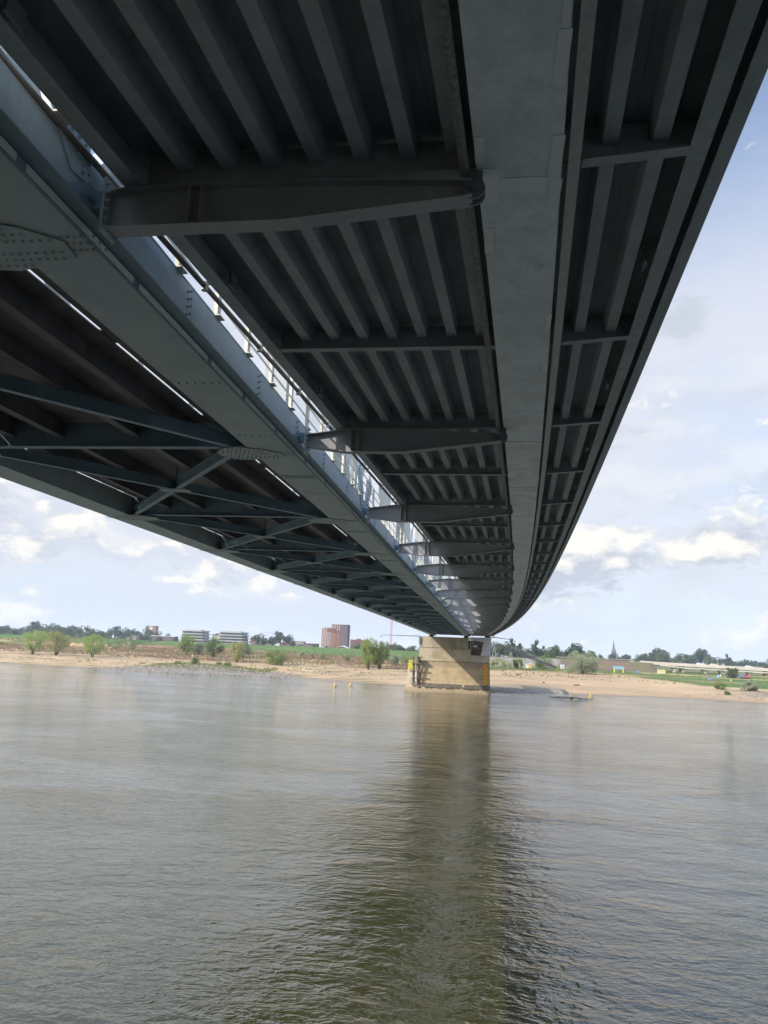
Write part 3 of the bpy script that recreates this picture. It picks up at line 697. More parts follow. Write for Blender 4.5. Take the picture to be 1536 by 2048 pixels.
b = B(); b.box(-0.5, 0.9, 233.4, 235.5, 5.36, ZB(234)-0.01); pp_(b, 'bearing', M['black'])
# equipment in the recess
b = B(); b.box(-4.4, -1.4, 233.35, 234.6, 2.0, 2.14); b.box(-4.4, -4.25, 233.35, 233.5, 2.142, 3.3); b.box(-1.55, -1.4, 233.35, 233.5, 2.142, 3.3); b.box(-4.4, -1.4, 233.35, 233.45, 3.303, 3.4); pp_(b, 'inspection_platform', M['galv'])
b = B(); b.box(-4.1, -2.8, 234.0, 235.2, 2.145, 3.1); pp_(b, 'cabinet', M['black'])
b = B(); b.box(-4.0, -2.9, 233.96, 233.996, 2.3, 2.9); b.box(-3.6, -3.3, 233.94, 233.957, 2.45, 2.8); pp_(b, 'cabinet_door', M['white'])
b = B(); b.box(-2.6, -0.9, 234.3, 236.5, 0.6, 3.1); pp_(b, 'stone_niche', M['brick_orange'])
b = B(); b.cyl((-4.85, 233.45, -0.2), (-4.85, 233.45, 4.9), 0.12); b.cyl((-4.1, 233.55, 3.4), (-4.1, 233.55, 5.3), 0.2); pp_(b, 'downpipe', M['galv'])
for sgn, xa, xb, za, zb_ in ((-1, -20.9, -32.2, 5.0, 4.95), (1, 1.4, 8.1, 5.5, 4.9)):
    a = thing('signal_arm', 'long thin black signal arm with a small lamp, sticking out %s the pier top' % ('left of' if sgn < 0 else 'right of'), 'signal arm', (xa, 233.6, za), 'signal arms on the pier')
    b = B(); b.tube([(0, 0, 0), ((xb-xa)*0.55, 0, (zb_-za)*0.4-0.05), (xb-xa, 0, zb_-za), (xb-xa+sgn*0.35, 0, zb_-za-0.35)], [0.13, 0.10, 0.06, 0.05], 6); b.build('arm', M['black'], a)
    b = B(); b.cyl((xb-xa+sgn*0.4, 0, zb_-za-0.65), (xb-xa+sgn*0.4, 0, zb_-za-0.25), 0.17, 0.1); b.build('lamp', M['black'], a)
    b = B(); b.box(-0.2-sgn*0.25, 0.2-sgn*0.25, -0.2, 0.25, -0.9 if sgn > 0 else -2.2, 0.15); b.build('bracket', M['galv'], a)
    b = B(); b.cyl((-sgn*0.25+sgn*0.3, -0.1, 0), (-sgn*0.25+sgn*0.3, -0.1, 0.9), 0.04); b.build('aerial', M['galv'], a)
def board(name, label, x0, z_top, rows, m, left):
    t_ = thing(name, label, 'gauge board', (x0, 232.6 if left else 233.0, z_top))
    Hh = 1.0*len(rows)
    b = B()
    for i in range(len(rows)): b.box(0.0+(-0.09*i if left else 0.0), 1.5+(-0.09*i if left else 0.0), -0.35-0.13*i, -0.29-0.13*i, -1.0*(i+1)+0.02, -1.0*i)
    b.build('panel', m, t_)
    for i, tx in enumerate(rows):
        fc = D.curves.new('numeral', 'FONT'); fc.body = tx; fc.size = 1.05; fc.extrude = 0.01; fc.align_x = 'CENTER'
        fo = D.objects.new('numeral', fc); COL.objects.link(fo)
        dg = bpy.context.evaluated_depsgraph_get(); me = D.meshes.new_from_object(fo.evaluated_get(dg))
        D.objects.remove(fo); D.curves.remove(fc)
        ob = D.objects.new('numeral', me); COL.objects.link(ob); ob.parent = t_; me.materials.clear(); me.materials.append(M['black'])
        sx = 0.62 if left else 0.98
        ob.location = (sx-(0.09*i if left else 0), -0.37-0.13*i, -1.0*i-0.88); ob.rotation_euler = (R(90), 0, 0); ob.scale = (0.85, 0.95, 1)
        bb = B(); x_ = (1.17-0.09*i) if left else 0.05; bb.box(x_, x_+0.28, -0.375-0.13*i, -0.355-0.13*i, -1.0*i-0.55, -1.0*i-0.22); bb.build('height_mark', M['black'], t_)
board('gauge_board', 'yellow board with black numerals on the left corner of the stone pier', -23.55, -2.35, ['10', '11', '12'], M['yellow'], True)
board('gauge_board', 'tall orange board of black numerals on the right corner of the stone pier', -0.95, -2.75, ['10', '11', '12', '13', '14', '15'], M['orange'], False)
pil = thing('mooring_dolphin', 'dark timber piles with a platform standing against the left side of the pier', 'mooring piles', (-20.8, 231, WATER))
def dp(b, name, m): o = b.build(name, m, pil); o.location = (20.8, -231, -WATER)
for x, y, r in ((-22.0, 230.8, 0.22), (-21.4, 230.5, 0.2), (-20.5, 230.9, 0.32), (-20.0, 231.3, 0.2)):
    b = B(); b.cyl((x-0.05, y, -12.5), (x, y, -1.4), r, r*0.9); dp(b, 'pile', M['wood'])
b = B(); b.box(-22.3, -19.4, 230.2, 232.4, -1.395, -1.2); dp(b, 'platform', M['wood'])
for z in (-3.4, -5.6, -7.7): b = B(); b.box(-22.5, -19.6, 230.1, 230.5, z, z+0.28); dp(b, 'cross_timber', M['wood'])
b = B(); b.cyl((-21.05, 230.2, -8.6), (-21.05, 230.2, -5.2), 0.09); b.cyl((-21.25, 230.2, -8.6), (-21.25, 230.2, -1.3), 0.05); dp(b, 'ladder_rail', M['white'])

# ------------------------------------------------------------------ rubble (too many stones to count)
def rock(b, x, y, z, r, rg):
    k = 6; top = [(x+r*0.55*math.cos(a+1)*rg.uniform(.6, 1.1), y+r*0.55*math.sin(a+1)*rg.uniform(.6, 1.1), z+r*rg.uniform(0.35, 0.6)) for a in [2*math.pi*i/k for i in range(k)]]
    mid = [(x+r*math.cos(a+1)*rg.uniform(.7, 1.15), y+r*math.sin(a+1)*rg.uniform(.7, 1.15), z+r*rg.uniform(-0.05, 0.2)) for a in [2*math.pi*i/k for i in range(k)]]
    bot = [(x+(px-x)*0.7, y+(py-y)*0.7, z-r*0.5) for px, py, _ in mid]
    b.loft([bot, mid, top])
rg = random.Random(7)
b = B()
for _ in range(3600):
    x = rg.gauss(-112, 17); y = shore(x)+abs(rg.gauss(0, 7))-0.5
    if -160 < x < -72: rock(b, x, y, hgt(x, y), rg.uniform(0.18, 0.62), rg)
tag(b.build('groyne_rubble', M['stone']), kind='stuff')
b = B()
for _ in range(2600):
    x = rg.uniform(1.5, 27); y = shore(x)+abs(rg.gauss(0, 5)); rock(b, x, y, hgt(x, y), rg.uniform(0.12, 0.38), rg)
for _ in range(900):
    x = rg.gauss(104, 12); y = shore(x)+rg.uniform(5, 24); rock(b, x, y, hgt(x, y), rg.uniform(0.15, 0.5), rg)
tag(b.build('shore_rubble', M['stone']), kind='stuff')
b = B()
for _ in range(2600):
    x = rg.uniform(-20.5, 1.0); u = min(1, abs(rg.gauss(0.3, 0.3)))
    if -7.6 < x < -6.4 and u < 0.6: continue
    y = 232.05-1.75*u; z = -9.22-1.0*u
    rock(b, x, y, z, rg.uniform(0.16, 0.42), rg)
tag(b.build('pier_rubble', M['stone_dark']), kind='stuff')
b = B()
for _ in range(700):
    x = rg.gauss(25.2, 3.0); y = rg.gauss(234.5, 0.9)
    if abs(x-25) < 6.5: rock(b, x, y, WATER+0.05+0.22*math.exp(-((x-25)/4)**2), rg.uniform(0.12, 0.3), rg)
tag(b.build('stone_bar', M['stone']), kind='stuff')

# ------------------------------------------------------------------ buoys, driftwood
BU = [(-47.8, 240, 'yellow marker buoy with a topmark, left of its twin off the left beach'), (-44.5, 250, 'yellow marker buoy close to the left beach, right of its twin'), (25.4, 236, 'yellow buoy floating beside the low stone bar right of the pier'), (32.4, 247, 'squat yellow buoy afloat alone near the right beach')]
def buoy(x, y, label):
    t_ = thing('buoy', label, 'buoy', (x, y, WATER), 'yellow buoys near the far shore')
    b = B(); b.loft([[(r*math.cos(a), r*math.sin(a), z) for a in [2*math.pi*i/12 for i in range(12)]] for z, r in ((-0.25, 0.45), (0.0, 0.62), (0.22, 0.62), (0.34, 0.4))]); b.build('float', M['buoy'], t_)
    b = B(); b.loft([[(r*math.cos(a), r*math.sin(a), z) for a in [2*math.pi*i/12 for i in range(12)]] for z, r in ((0.343, 0.36), (0.95, 0.2), (1.0, 0.12))]); b.build('body', M['buoy'], t_)
    b = B(); b.cyl((0, 0, 1.003), (0, 0, 1.3), 0.04); b.box(-0.17, 0.17, -0.02, 0.02, 1.303, 1.5); b.build('topmark', M['buoy'], t_)
for x, y, l in BU: buoy(x, y, l)
def log(x, y, L, rz, label, r=0.18):
    b = B(); rr = random.Random(int(x*10)); n_ = 6
    b.tube([(L*(i/n_-0.5), rr.uniform(-.1, .1), 0.12+rr.uniform(0, .12)) for i in range(n_+1)], [r*rr.uniform(.6, 1.1) for _ in range(n_+1)], 7)
    b.tube([(L*0.1, 0, 0.15), (L*0.2, 0.3, 0.5)], [0.08, 0.03], 5)
    o = b.build('driftwood', M['bark']); o.location = (x, y, hgt(x, y)); o.rotation_euler = (0, 0, rz); tag(o, label, 'driftwood')
log(33.4, 293, 2.2, 0.1, 'dark driftwood log lying alone on the sand in front of the big round willow', 0.3)
log(12.6, 320, 1.2, 1.0, 'small dark lump of wood on the sand below the start of the footbridge stairs', 0.45)
log(21.5, 295, 0.9, 0.6, 'tiny dark stick on open sand below the lower end of the stairs', 0.3)
log(-150, 318, 2.6, 0.2, 'dark branch on the left beach near the stony groyne', 0.25)

# ------------------------------------------------------------------ trees
def leaf_mesh(name, m, seed, h, w, kind, nl, ls):
    rg = random.Random(seed); b = B(); cl_ = []
    nc = {'willow': 60, 'bush': 26, 'round': 18, 'line': 12, 'tall': 16}[kind]
    for i in range(nc):
        a = rg.uniform(0, 2*math.pi); q_ = math.sqrt(rg.random())
        if kind == 'willow': zc = rg.uniform(0.22, 0.88); rad = w*0.5*(0.35+0.65*math.sin(min(1, zc*1.25)*math.pi*0.62))*(1.0 if zc < .6 else 1.25-zc*0.45); sx, sz = w*0.10, h*0.10
        elif kind == 'bush': zc = rg.uniform(0.12, 0.75); rad = w*0.42*math.sqrt(max(0.1, 1-(zc-0.3)**2*2)); sx, sz = w*0.13, h*0.12
        elif kind == 'round': zc = rg.uniform(0.28, 0.86); rad = w*0.40*math.sqrt(max(0.12, 1-((zc-0.55)/0.42)**2)); sx, sz = w*0.14, h*0.11
        elif kind == 'tall': zc = rg.uniform(0.2, 0.92); rad = w*0.36*math.sqrt(max(0.05, 1-((zc-0.5)/0.5)**2)); sx, sz = w*0.14, h*0.1
        else: zc = rg.uniform(0.15, 0.82); rad = w*0.42*math.sqrt(max(0.12, 1-((zc-0.4)/0.5)**2)); sx, sz = w*0.15, h*0.14
        cl_.append((rad*q_*math.cos(a), rad*q_*math.sin(a), zc*h, sx*rg.uniform(.7, 1.2), sz*rg.uniform(.7, 1.3)))
    for i in range(nl):
        cx, cy, cz, sx, sz = cl_[rg.randrange(nc)]
        while True:
            u = Vector((rg.uniform(-1, 1), rg.uniform(-1, 1), rg.uniform(-1, 1)))
            if u.length <= 1: break
        u = u.normalized()*(u.length**0.6)*1.25
        p_ = Vector((cx+u.x*sx, cy+u.y*sx, max(0.03*h, cz+u.z*sz)))
        if kind == 'willow': ax = Vector((p_.x*0.25/w, p_.y*0.25/w, 1)).normalized(); L_ = ls*rg.uniform(1.0, 2.3)
        else: ax = Vector((rg.gauss(0, 1), rg.gauss(0, 1), rg.gauss(0, .6))).normalized(); L_ = ls*rg.uniform(.7, 1.3)
        sd = ax.cross(Vector((rg.gauss(0, 1), rg.gauss(0, 1), rg.gauss(0, 1)))).normalized()*ls*rg.uniform(.25, .5)
        ax = ax*L_*0.5; i0 = len(b.v)
        b.v.extend([tuple(p_-ax), tuple(p_+sd), tuple(p_+ax), tuple(p_-sd)]); b.f.append((i0, i0+1, i0+2, i0+3))
    me = D.meshes.new(name); me.from_pydata(b.v, [], b.f); me.materials.append(m)
    bt = B(); stems = {'willow': 9, 'bush': 5, 'round': 1, 'line': 1, 'tall': 2}[kind]
    if kind in ('round', 'line', 'tall'):
        for s_ in range(stems):
            x0 = rg.uniform(-.3, .3)*(s_ > 0)*w*0.3
            bt.tube([(x0, 0, -0.3), (x0+rg.uniform(-.1, .1)*w*0.1, 0, h*0.25), (x0*1.3, rg.uniform(-.1, .1), h*0.6)], [w*0.045, w*0.033, w*0.012], 7)
        for c in cl_[:7]: bt.tube([(0, 0, h*rg.uniform(0.15, 0.35)), (c[0]*0.5, c[1]*0.5, c[2]*0.75), (c[0], c[1], c[2])], [w*0.02, w*0.012, w*0.004], 5)
    else:
        for s_ in range(stems):
            c = cl_[s_]; a = rg.uniform(0, 6.28); rr = w*0.04
            bt.tube([(rr*math.cos(a), rr*math.sin(a), -0.3), (c[0]*0.3+rr*math.cos(a), c[1]*0.3, h*0.22), (c[0]*0.8, c[1]*0.8, max(c[2], h*0.4))], [w*0.02, w*0.014, w*0.004], 5)
    mt = D.meshes.new('trunk'); mt.from_pydata(bt.v, [], bt.f); mt.materials.append(M['bark'])
    return me, mt
def tree(name, label, cat, x, y, z, h, w, kind, m, nl=2600, ls=0.4, seed=1, group=None):
    me, mt = leaf_mesh('crown', M[m], seed, h, w, kind, nl, ls)
    t_ = thing(name, label, cat, (x, y, z), group)
    for nm, mm in (('crown', me), ('trunk', mt)):
        o = D.objects.new(nm, mm); COL.objects.link(o); o.parent = t_
    return t_
G = 'willows standing on the far bank'
TL = [
 (-226.0, 355, 12.6, 11.5, 'willow', 'willow', 2200, 'airy vase shaped willow at the far left, leftmost of the three bank willows'),
 (-211.8, 352, 12.2, 11.0, 'willow', 'willow_gold', 2200, 'yellowish thin willow, middle of the three bank willows at far left'),
 (-191.7, 350, 11.8, 10.5, 'willow', 'willow', 2400, 'green vase shaped willow, rightmost of the three bank willows at far left'),
 (-163.8, 400, 11.7, 8.5, 'willow', 'willow', 2400, 'upright light green willow in front of the left wing of the white terraced flats'),
 (-158.5, 405, 8.5, 7.5, 'bush', 'grey_willow', 2000, 'grey green bushy willow just left of the dense green tree by the white flats'),
 (-142.4, 385, 12.0, 11.0, 'bush', 'green', 4200, 'dense full green tree between the two wings of the white terraced flats'),
 (-116.3, 345, 9.7, 6.5, 'willow', 'willow_gold', 1700, 'small pale yellow willow in front of the darker grey tree beside the white flats'),
 (-128.0, 390, 9.7, 9.5, 'bush', 'grey_willow', 3200, 'dark grey green tree at the right end of the white terraced flats'),
 (-97.0, 345, 8.3, 11.5, 'bush', 'grass_bush', 4200, 'round broad bright bush willow alone on the brown bank left of the brick tower'),
 (-52.0, 335, 14.5, 7.6, 'willow', 'willow', 2600, 'tall feathery willow, left one of the pair left of the pier'),
 (-47.6, 338, 13.0, 8.4, 'willow', 'grass_bush', 2400, 'tall feathery willow, right one of the pair left of the pier'),
 (-45.0, 372, 6.0, 7.5, 'bush', 'grey_willow', 2200, 'silvery low bush behind the pair of tall willows by the pier'),
 (43.6, 362, 12.2, 14.5, 'bush', 'grey_willow', 6500, 'big round silvery willow on the sandy beach right of the stairs'),
 (29.3, 400, 8.1, 9.6, 'bush', 'green', 3000, 'broad green tree behind the lower end of the footbridge stairs'),
 (15.5, 390, 5.5, 6.0, 'bush', 'grass_bush', 1600, 'yellow green bush between the legs of the footbridge stairs'),
 (96.8, 300, 4.4, 6.3, 'bush', 'grey_willow', 2200, 'round grey green bush on the grass at the far right'),
 (87.9, 305, 2.9, 4.4, 'willow', 'grass_bush', 1200, 'thin brownish shrub at the edge of the right beach'),
 (116.7, 385, 5.9, 5.8, 'bush', 'dark_green', 2000, 'dark green tree in front of the concrete viaduct'),
 (137.1, 380, 4.2, 4.4, 'bush', 'green', 1300, 'dark bush by the viaduct at the right edge of the view'),
]
for i, (x, y, h, w, kind, m_, nl, lb) in enumerate(TL):
    tree('willow_tree', lb, 'tree', x, y, hgt(x, y)-0.1, h, w, kind, m_, int(nl*2.2), 0.30, 20+i, G)
BL = [(-235.7, 460, 2.4, 6, 'grass_bush', 'low yellow green bush left of the round shrub under the green dyke'), (-219.3, 450, 4.9, 7, 'green', 'round green shrub at the foot of the green dyke'), (-309.7, 450, 2.5, 5, 'grass_bush', 'half hidden bush at the left edge of the view'),
 (-117.8, 297, 3.2, 4.2, 'green', 'dark green bush on top of the stony groyne'), (-113.0, 312, 2.1, 3.4, 'grass_bush', 'small bush behind the dark bush on the groyne'), (-109.1, 312, 2.3, 3.4, 'green', 'small green bush at the right end of the groyne'), (-126.2, 300, 1.7, 4.5, 'grass_bush', 'low green bush at the left end of the groyne'),
 (-103.5, 420, 4.6, 3.6, 'grey_willow', 'narrow silvery shrub, first right of the broad round bush'), (-98.9, 425, 3.7, 2.9, 'grey_willow', 'narrow silvery shrub, second right of the broad round bush'), (-90.5, 415, 4.7, 4, 'grey_willow', 'silvery shrub on the brown bank below the brick tower'), (-75.5, 410, 3.2, 3.6, 'grass_bush', 'small pale shrub on the bank below the low brick flats'),
 (-42.1, 400, 4.0, 6, 'green', 'green bush just left of the gauge board on the pier'), (-36.3, 395, 2.8, 5, 'green', 'low green bush touching the left side of the pier'), (83.0, 280, 1.6, 2, 'grass_bush', 'tiny weed clump at the stony end of the right beach'), (10, 420, 3.0, 6, 'grass_bush', 'scrub below the concrete wall right of the pier'), (4.2, 425, 2.5, 5, 'green', 'low scrub at the first legs of the stairs')]
for i, (x, y, h, w, m_, lb) in enumerate(BL):
    tree('shrub', lb, 'shrub', x, y, hgt(x, y)-0.1, h, w, 'bush', m_, 900, 0.35, 60+i, 'shrubs on the far bank')
# distant tree belts: every tree its own object, a few shared meshes
proto_ = {}
for k, (kind, m_, h, w) in enumerate((('line', 'far_dark', 18, 17), ('line', 'far_green', 15, 16), ('round', 'far_dark', 20, 15), ('tall', 'far_dark', 21, 10), ('line', 'far_grey', 11, 13), ('round', 'far_green', 17, 14))):
    proto_[k] = leaf_mesh('crown', M[m_], 90+k, h, w, kind, 1500, 1.15)
KIND = ['wide dark', 'wide mid green', 'tall domed dark', 'narrow dark', 'low greyish', 'domed mid green']
rg = random.Random(21); used_labels = {}
def far_tree(x, y, z, k, s, zone):
    t_ = thing('far_tree', '%s tree in the distant belt %s' % (KIND[k], zone), 'tree', (x, y, z), 'distant trees %s' % zone, rg.uniform(0, 6.28))
    t_.scale = (s*rg.uniform(.9, 1.2), s*rg.uniform(.9, 1.2), s)
    for nm, mm in zip(('crown', 'trunk'), proto_[k]):
        o = D.objects.new(nm, mm); COL.objects.link(o); o.parent = t_
def belt(px0, px1, nrow, ydist, base, hs, zone, kinds, step):
    px = px0
    while px < px1:
        Y = ydist*rg.uniform(0.93, 1.08); a = (px-768)/FPX
        d = w_+r_*a+u_*((1024-1290)/FPX); x = d.x*Y/d.y
        far_tree(x, Y, base, rg.choice(kinds), hs*rg.uniform(0.72, 1.18), zone)
        px += step*rg.uniform(0.7, 1.3)
belt(-40, 300, 1, 1000, -3, 1.12, 'left of the brick high-rise', (0, 1, 2, 0, 5), 9)
belt(-30, 360, 1, 860, -3.5, 0.62, 'low along the green dyke at left', (4, 1, 4, 0), 9)
belt(302, 345, 1, 900, -3, 0.85, 'just right of the brick high-rise', (0, 4, 1), 12)
belt(516, 590, 1, 800, -3, 0.85, 'between the white flats and the brick tower', (0, 2, 1), 17)
belt(600, 660, 1, 800, -3, 0.45, 'low in front of the brick tower', (1, 4), 14)
belt(700, 850, 1, 760, -3, 0.50, 'low between the brick tower and the pier', (1, 4, 5), 9)
belt(780, 870, 1, 700, -3, 0.68, 'behind the pier at its left', (1, 5), 16)
belt(985, 1190, 1, 620, -3, 0.72, 'behind the footbridge stairs', (1, 5, 0, 3), 8)
belt(1130, 1300, 1, 900, -4, 0.62, 'around the church spire', (0, 1, 2), 8)
belt(1300, 1420, 1, 950, -5, 1.1, 'behind the left end of the viaduct', (0, 2, 1), 9)
belt(1420, 1570, 1, 1000, -6, 0.78, 'behind the right end of the viaduct', (0, 2, 3), 8)

# ------------------------------------------------------------------ stairs from the footbridge
st = thing('stair_ramp', 'long grey steel truss stairway sloping down right to the beach on slender legs', 'stairway', (4, 380, -4.6))
def sp_(b, name, m): o = b.build(name, m, st); o.location = (-4, -380, 4.6); return o
A_, B_ = (5.6, 380, 5.6), (34.0, 380, -4.4)
for yy in (378.6, 381.4):
    b = B(); b.beam((-2, yy, 5.75), (5.6, yy, 5.75), 0.2, 0.2); b.beam((-2, yy, 4.75), (5.6, yy, 4.75), 0.2, 0.2)
    b.beam((5.6, yy, 5.75), (34, yy, -4.25), 0.3, 0.35); b.beam((5.6, yy, 4.6), (33, yy, -4.95), 0.3, 0.3)
    for i in range(24):
        x0 = 5.6+i*1.17; z0 = 5.7-(x0-5.6)*0.352; b.beam((x0, yy, z0), (x0+0.58, yy, z0-1.3), 0.2, 0.2); b.beam((x0+0.58, yy, z0-1.3), (x0+1.17, yy, z0-0.41), 0.2, 0.2)
    for i in range(6):
        x0 = -2+i*1.27; b.beam((x0, yy, 5.7), (x0+0.63, yy, 4.8), 0.1, 0.1); b.beam((x0+0.63, yy, 4.8), (x0+1.27, yy, 5.7), 0.1, 0.1)
    sp_(b, 'truss', M['stair_steel'])
    b = B(); b.beam((-2, yy, 6.8), (6.6, yy, 6.8), 0.05, 0.05); b.beam((6.6, yy, 6.8), (35, yy, -3.2), 0.05, 0.05)
    for i in range(30): x0 = 5.6+i*0.97; z0 = 5.85-(x0-5.6)*0.352; b.beam((x0, yy, z0), (x0, yy, z0+1.15), 0.06, 0.06)
    for i in range(6): b.beam((-1.5+i*1.3, yy, 5.85), (-1.5+i*1.3, yy, 6.8), 0.06, 0.06)
    sp_(b, 'handrail', M['galv'])
b = B(); b.beam((5.6, 380, 5.55), (34, 380, -4.45), 2.5, 0.08); b.box(-2, 5.6, 378.75, 381.25, 5.5, 5.58); sp_(b, 'treads', M['stair_steel'])
for xt, xf, zt in ((3.8, 3.2, 4.7), (11.9, 11.6, 2.2), (18.6, 18.5, -0.6)):
    sp = 1.5 if zt > 2 else 0.3
    for sgn in (-1, 1):
        b = B(); b.beam((xt+sgn*0.2, 379, zt), (xf+sgn*sp, 379, hgt(xf, 379)-0.3), 0.3, 0.3); b.beam((xt+sgn*0.2, 381, zt), (xf+sgn*sp, 381, hgt(xf, 381)-0.3), 0.3, 0.3); sp_(b, 'leg', M['galv'])

# ------------------------------------------------------------------ viaduct on the right
via = thing('viaduct', 'pale concrete road viaduct on slanted piers behind the right hand grass', 'viaduct', (110, 450, -6))
def vp(b, name, m): o = b.build(name, m, via); fix_normals(o); o.location = (-110, -450, 6); return o
b = B(); pts = [(88, -0.1), (110, -0.5), (135, -0.9), (165, -1.5), (230, -3.0)]
def deck(b, pts, y0, y1, th, par):
    b.loft([[(x, y0, z), (x, y1, z), (x, y1, z-th), (x, y0, z-th)] for x, z in pts])
deck(b, pts, 456, 466, 1.1, 0); vp(b, 'deck', M['concrete_bridge'])
b = B(); b.loft([[(x, 455.7, z+0.55), (x, 455.95, z+0.55), (x, 455.95, z-1.15), (x, 455.7, z-1.15)] for x, z in pts]); vp(b, 'parapet', M['concrete_bridge'])
b = B(); b.loft([[(x, 446, z-1.75), (x, 451.5, z-1.75), (x, 451.5, z-2.3), (x, 446, z-2.3)] for x, z in [(98, 0.4)]+pts[1:]]); vp(b, 'lower_deck', M['concrete_bridge'])
for xp in (104.5, 121.5, 130.5, 144.5, 163):
    zt = lerp(xp, pts)-2.3; zg = hgt(xp, 450)-0.5; s_ = 0.9 if xp in (104.5, 144.5) else -0.9
    b = B(); b.loft([[(xp-0.7, 447.5, zg), (xp+0.7, 447.5, zg), (xp+0.7, 450.2, zg), (xp-0.7, 450.2, zg)], [(xp-0.9+s_*0.5, 447, zt-0.7), (xp+0.9+s_*0.5, 447, zt-0.7), (xp+0.9+s_*0.5, 450.7, zt-0.7), (xp-0.9+s_*0.5, 450.7, zt-0.7)], [(xp-2.0+s_*0.5, 446.6, zt-.004), (xp+2.0+s_*0.5, 446.6, zt-.004), (xp+2.0+s_*0.5, 451, zt-.004), (xp-2.0+s_*0.5, 451, zt-.004)]])
    vp(b, 'pier', M['concrete_bridge'])
for xp in (112, 134, 158):
    b = B(); zt = lerp(xp, pts)-1.103; b.box(xp-0.8, xp+0.8, 458, 464, -6.5, zt); vp(b, 'pier', M['concrete_bridge'])
b = B(); b.prism([(84, 454, 0.2), (95, 454, -5.5), (88, 454, -5.5), (80, 454, -0.2)], (0, 1.5, 0)); vp(b, 'wing_wall', M['concrete_bridge'])
cars = [(122, 'white', 'white car driving on the viaduct, leftmost of the four there'), (129.5, 'cream', 'pale car on the viaduct just right of the leftmost white car'), (148.5, 'white', 'white car on the viaduct above its third pier from the left'), (153.5, 'galv', 'silver car on the viaduct, rightmost of the four there')]
def car(x, y, z, m_, lb, g):
    t_ = thing('parked_car' if False else 'car', lb, 'car', (x, y, z), g)
    b = B(); b.loft([[(-2.1, yy, 0.35), (2.1, yy, 0.35), (2.15, yy, 0.75), (1.4, yy, 0.92), (-1.9, yy, 0.95), (-2.15, yy, 0.8)] for yy in (-0.85, 0.85)]); b.loft([[(1.0, yy, 0.93), (0.3, yy, 1.42), (-1.2, yy, 1.42), (-1.8, yy, 0.94)] for yy in (-0.72, 0.72)]); fix_normals(b.build('body', M[m_], t_))
    b = B(); b.loft([[(0.88, yy, 0.97), (0.28, yy, 1.36), (-1.15, yy, 1.36), (-1.65, yy, 0.97)] for yy in (-0.74, 0.74)]); fix_normals(b.build('window', M['glass'], t_))
    for xx in (-1.3, 1.3):
        for yy in (-0.87, 0.67): b = B(); b.cyl((xx, yy, 0.33), (xx, yy+0.2, 0.33), 0.33, k=12); b.build('wheel', M['black'], t_)
for x, m_, lb in cars: car(x, 459, lerp(x, pts)+0.03, m_, lb, 'cars on the viaduct')
# embankment railing and the pale wall right of the pier
fw = thing('embankment_fence', 'pale guard rail running along the top of the brown embankment', 'fence', (60, 454, 0))
b = B(); b.box(-20, 24, 0, 0.06, 0.55, 0.95); o = b.build('rail', M['concrete'], fw)
for i in range(16): b = B(); b.box(-19+i*2.8, -18.9+i*2.8, 0.07, 0.17, -0.6, 0.95); b.build('post', M['galv'], fw)

# ------------------------------------------------------------------ small things on the right bank
sg = thing('information_board', 'turquoise and white panel on yellow legs, on the beach right of the big round willow', 'sign', (66.5, 400, hgt(66.5, 400)))
b = B(); b.box(-2.7, 2.7, -0.1, 0.1, 1.7, 3.1); b.build('panel', M['turquoise'], sg)
for xx in (-2.4, 1.9): b = B(); b.box(xx, xx+0.5, -0.5, 0.5, -0.2, 1.69); b.build('leg', M['yellow'], sg)
b = B(); b.cyl((0, 0.3, 0), (0, 0.3, 3.9), 0.08); b.build('pole', M['galv'], sg)
yb = thing('yellow_container', 'plain pale yellow box standing on the grass below the viaduct', 'container', (86.9, 398, hgt(86.9, 398)))
b = B(); b.box(-1.7, 1.7, -1.2, 1.2, 0.15, 2.1); b.build('body', M['buoy'] if False else mat('pale_yellow', (0.50, 0.49, 0.24), 0.6, 0.05, 2), yb)
b = B(); b.box(-1.75, 1.75, -1.25, 1.25, 2.103, 2.2); b.build('lid', M['cream'], yb)
for xx in (-1.5, 1.3): b = B(); b.box(xx, xx+0.2, -1, 1, -0.2, 0.147); b.build('skid', M['black'], yb)
ks = thing('kiosk', 'small white booth with a blue top beside the foot of the stairs', 'booth', (41.0, 425, hgt(41, 425)))
b = B(); b.box(-0.9, 0.9, -0.8, 0.8, 0, 2.1); b.build('body', M['white'], ks); b = B(); b.box(-1, 1, -0.9, 0.9, 2.103, 2.7); b.build('roof', M['blue'], ks); b = B(); b.box(-0.4, 0.4, -0.82, -0.803, 0.2, 1.7); b.build('door', M['galv'], ks)
hu = thing('hut', 'small cream and orange hut under the middle of the stairs', 'hut', (21.2, 398, hgt(21.2, 398)))
b = B(); b.box(-1.6, 0.4, -1.2, 1.2, 0, 2.4); b.build('wall', M['cream'], hu); b = B(); b.box(0.403, 1.5, -1.1, 1.1, 0, 2.0); b.build('door', M['orange'], hu); b = B(); b.box(-1.8, 1.7, -1.4, 1.4, 2.403, 2.55); b.build('roof', M['white'], hu)
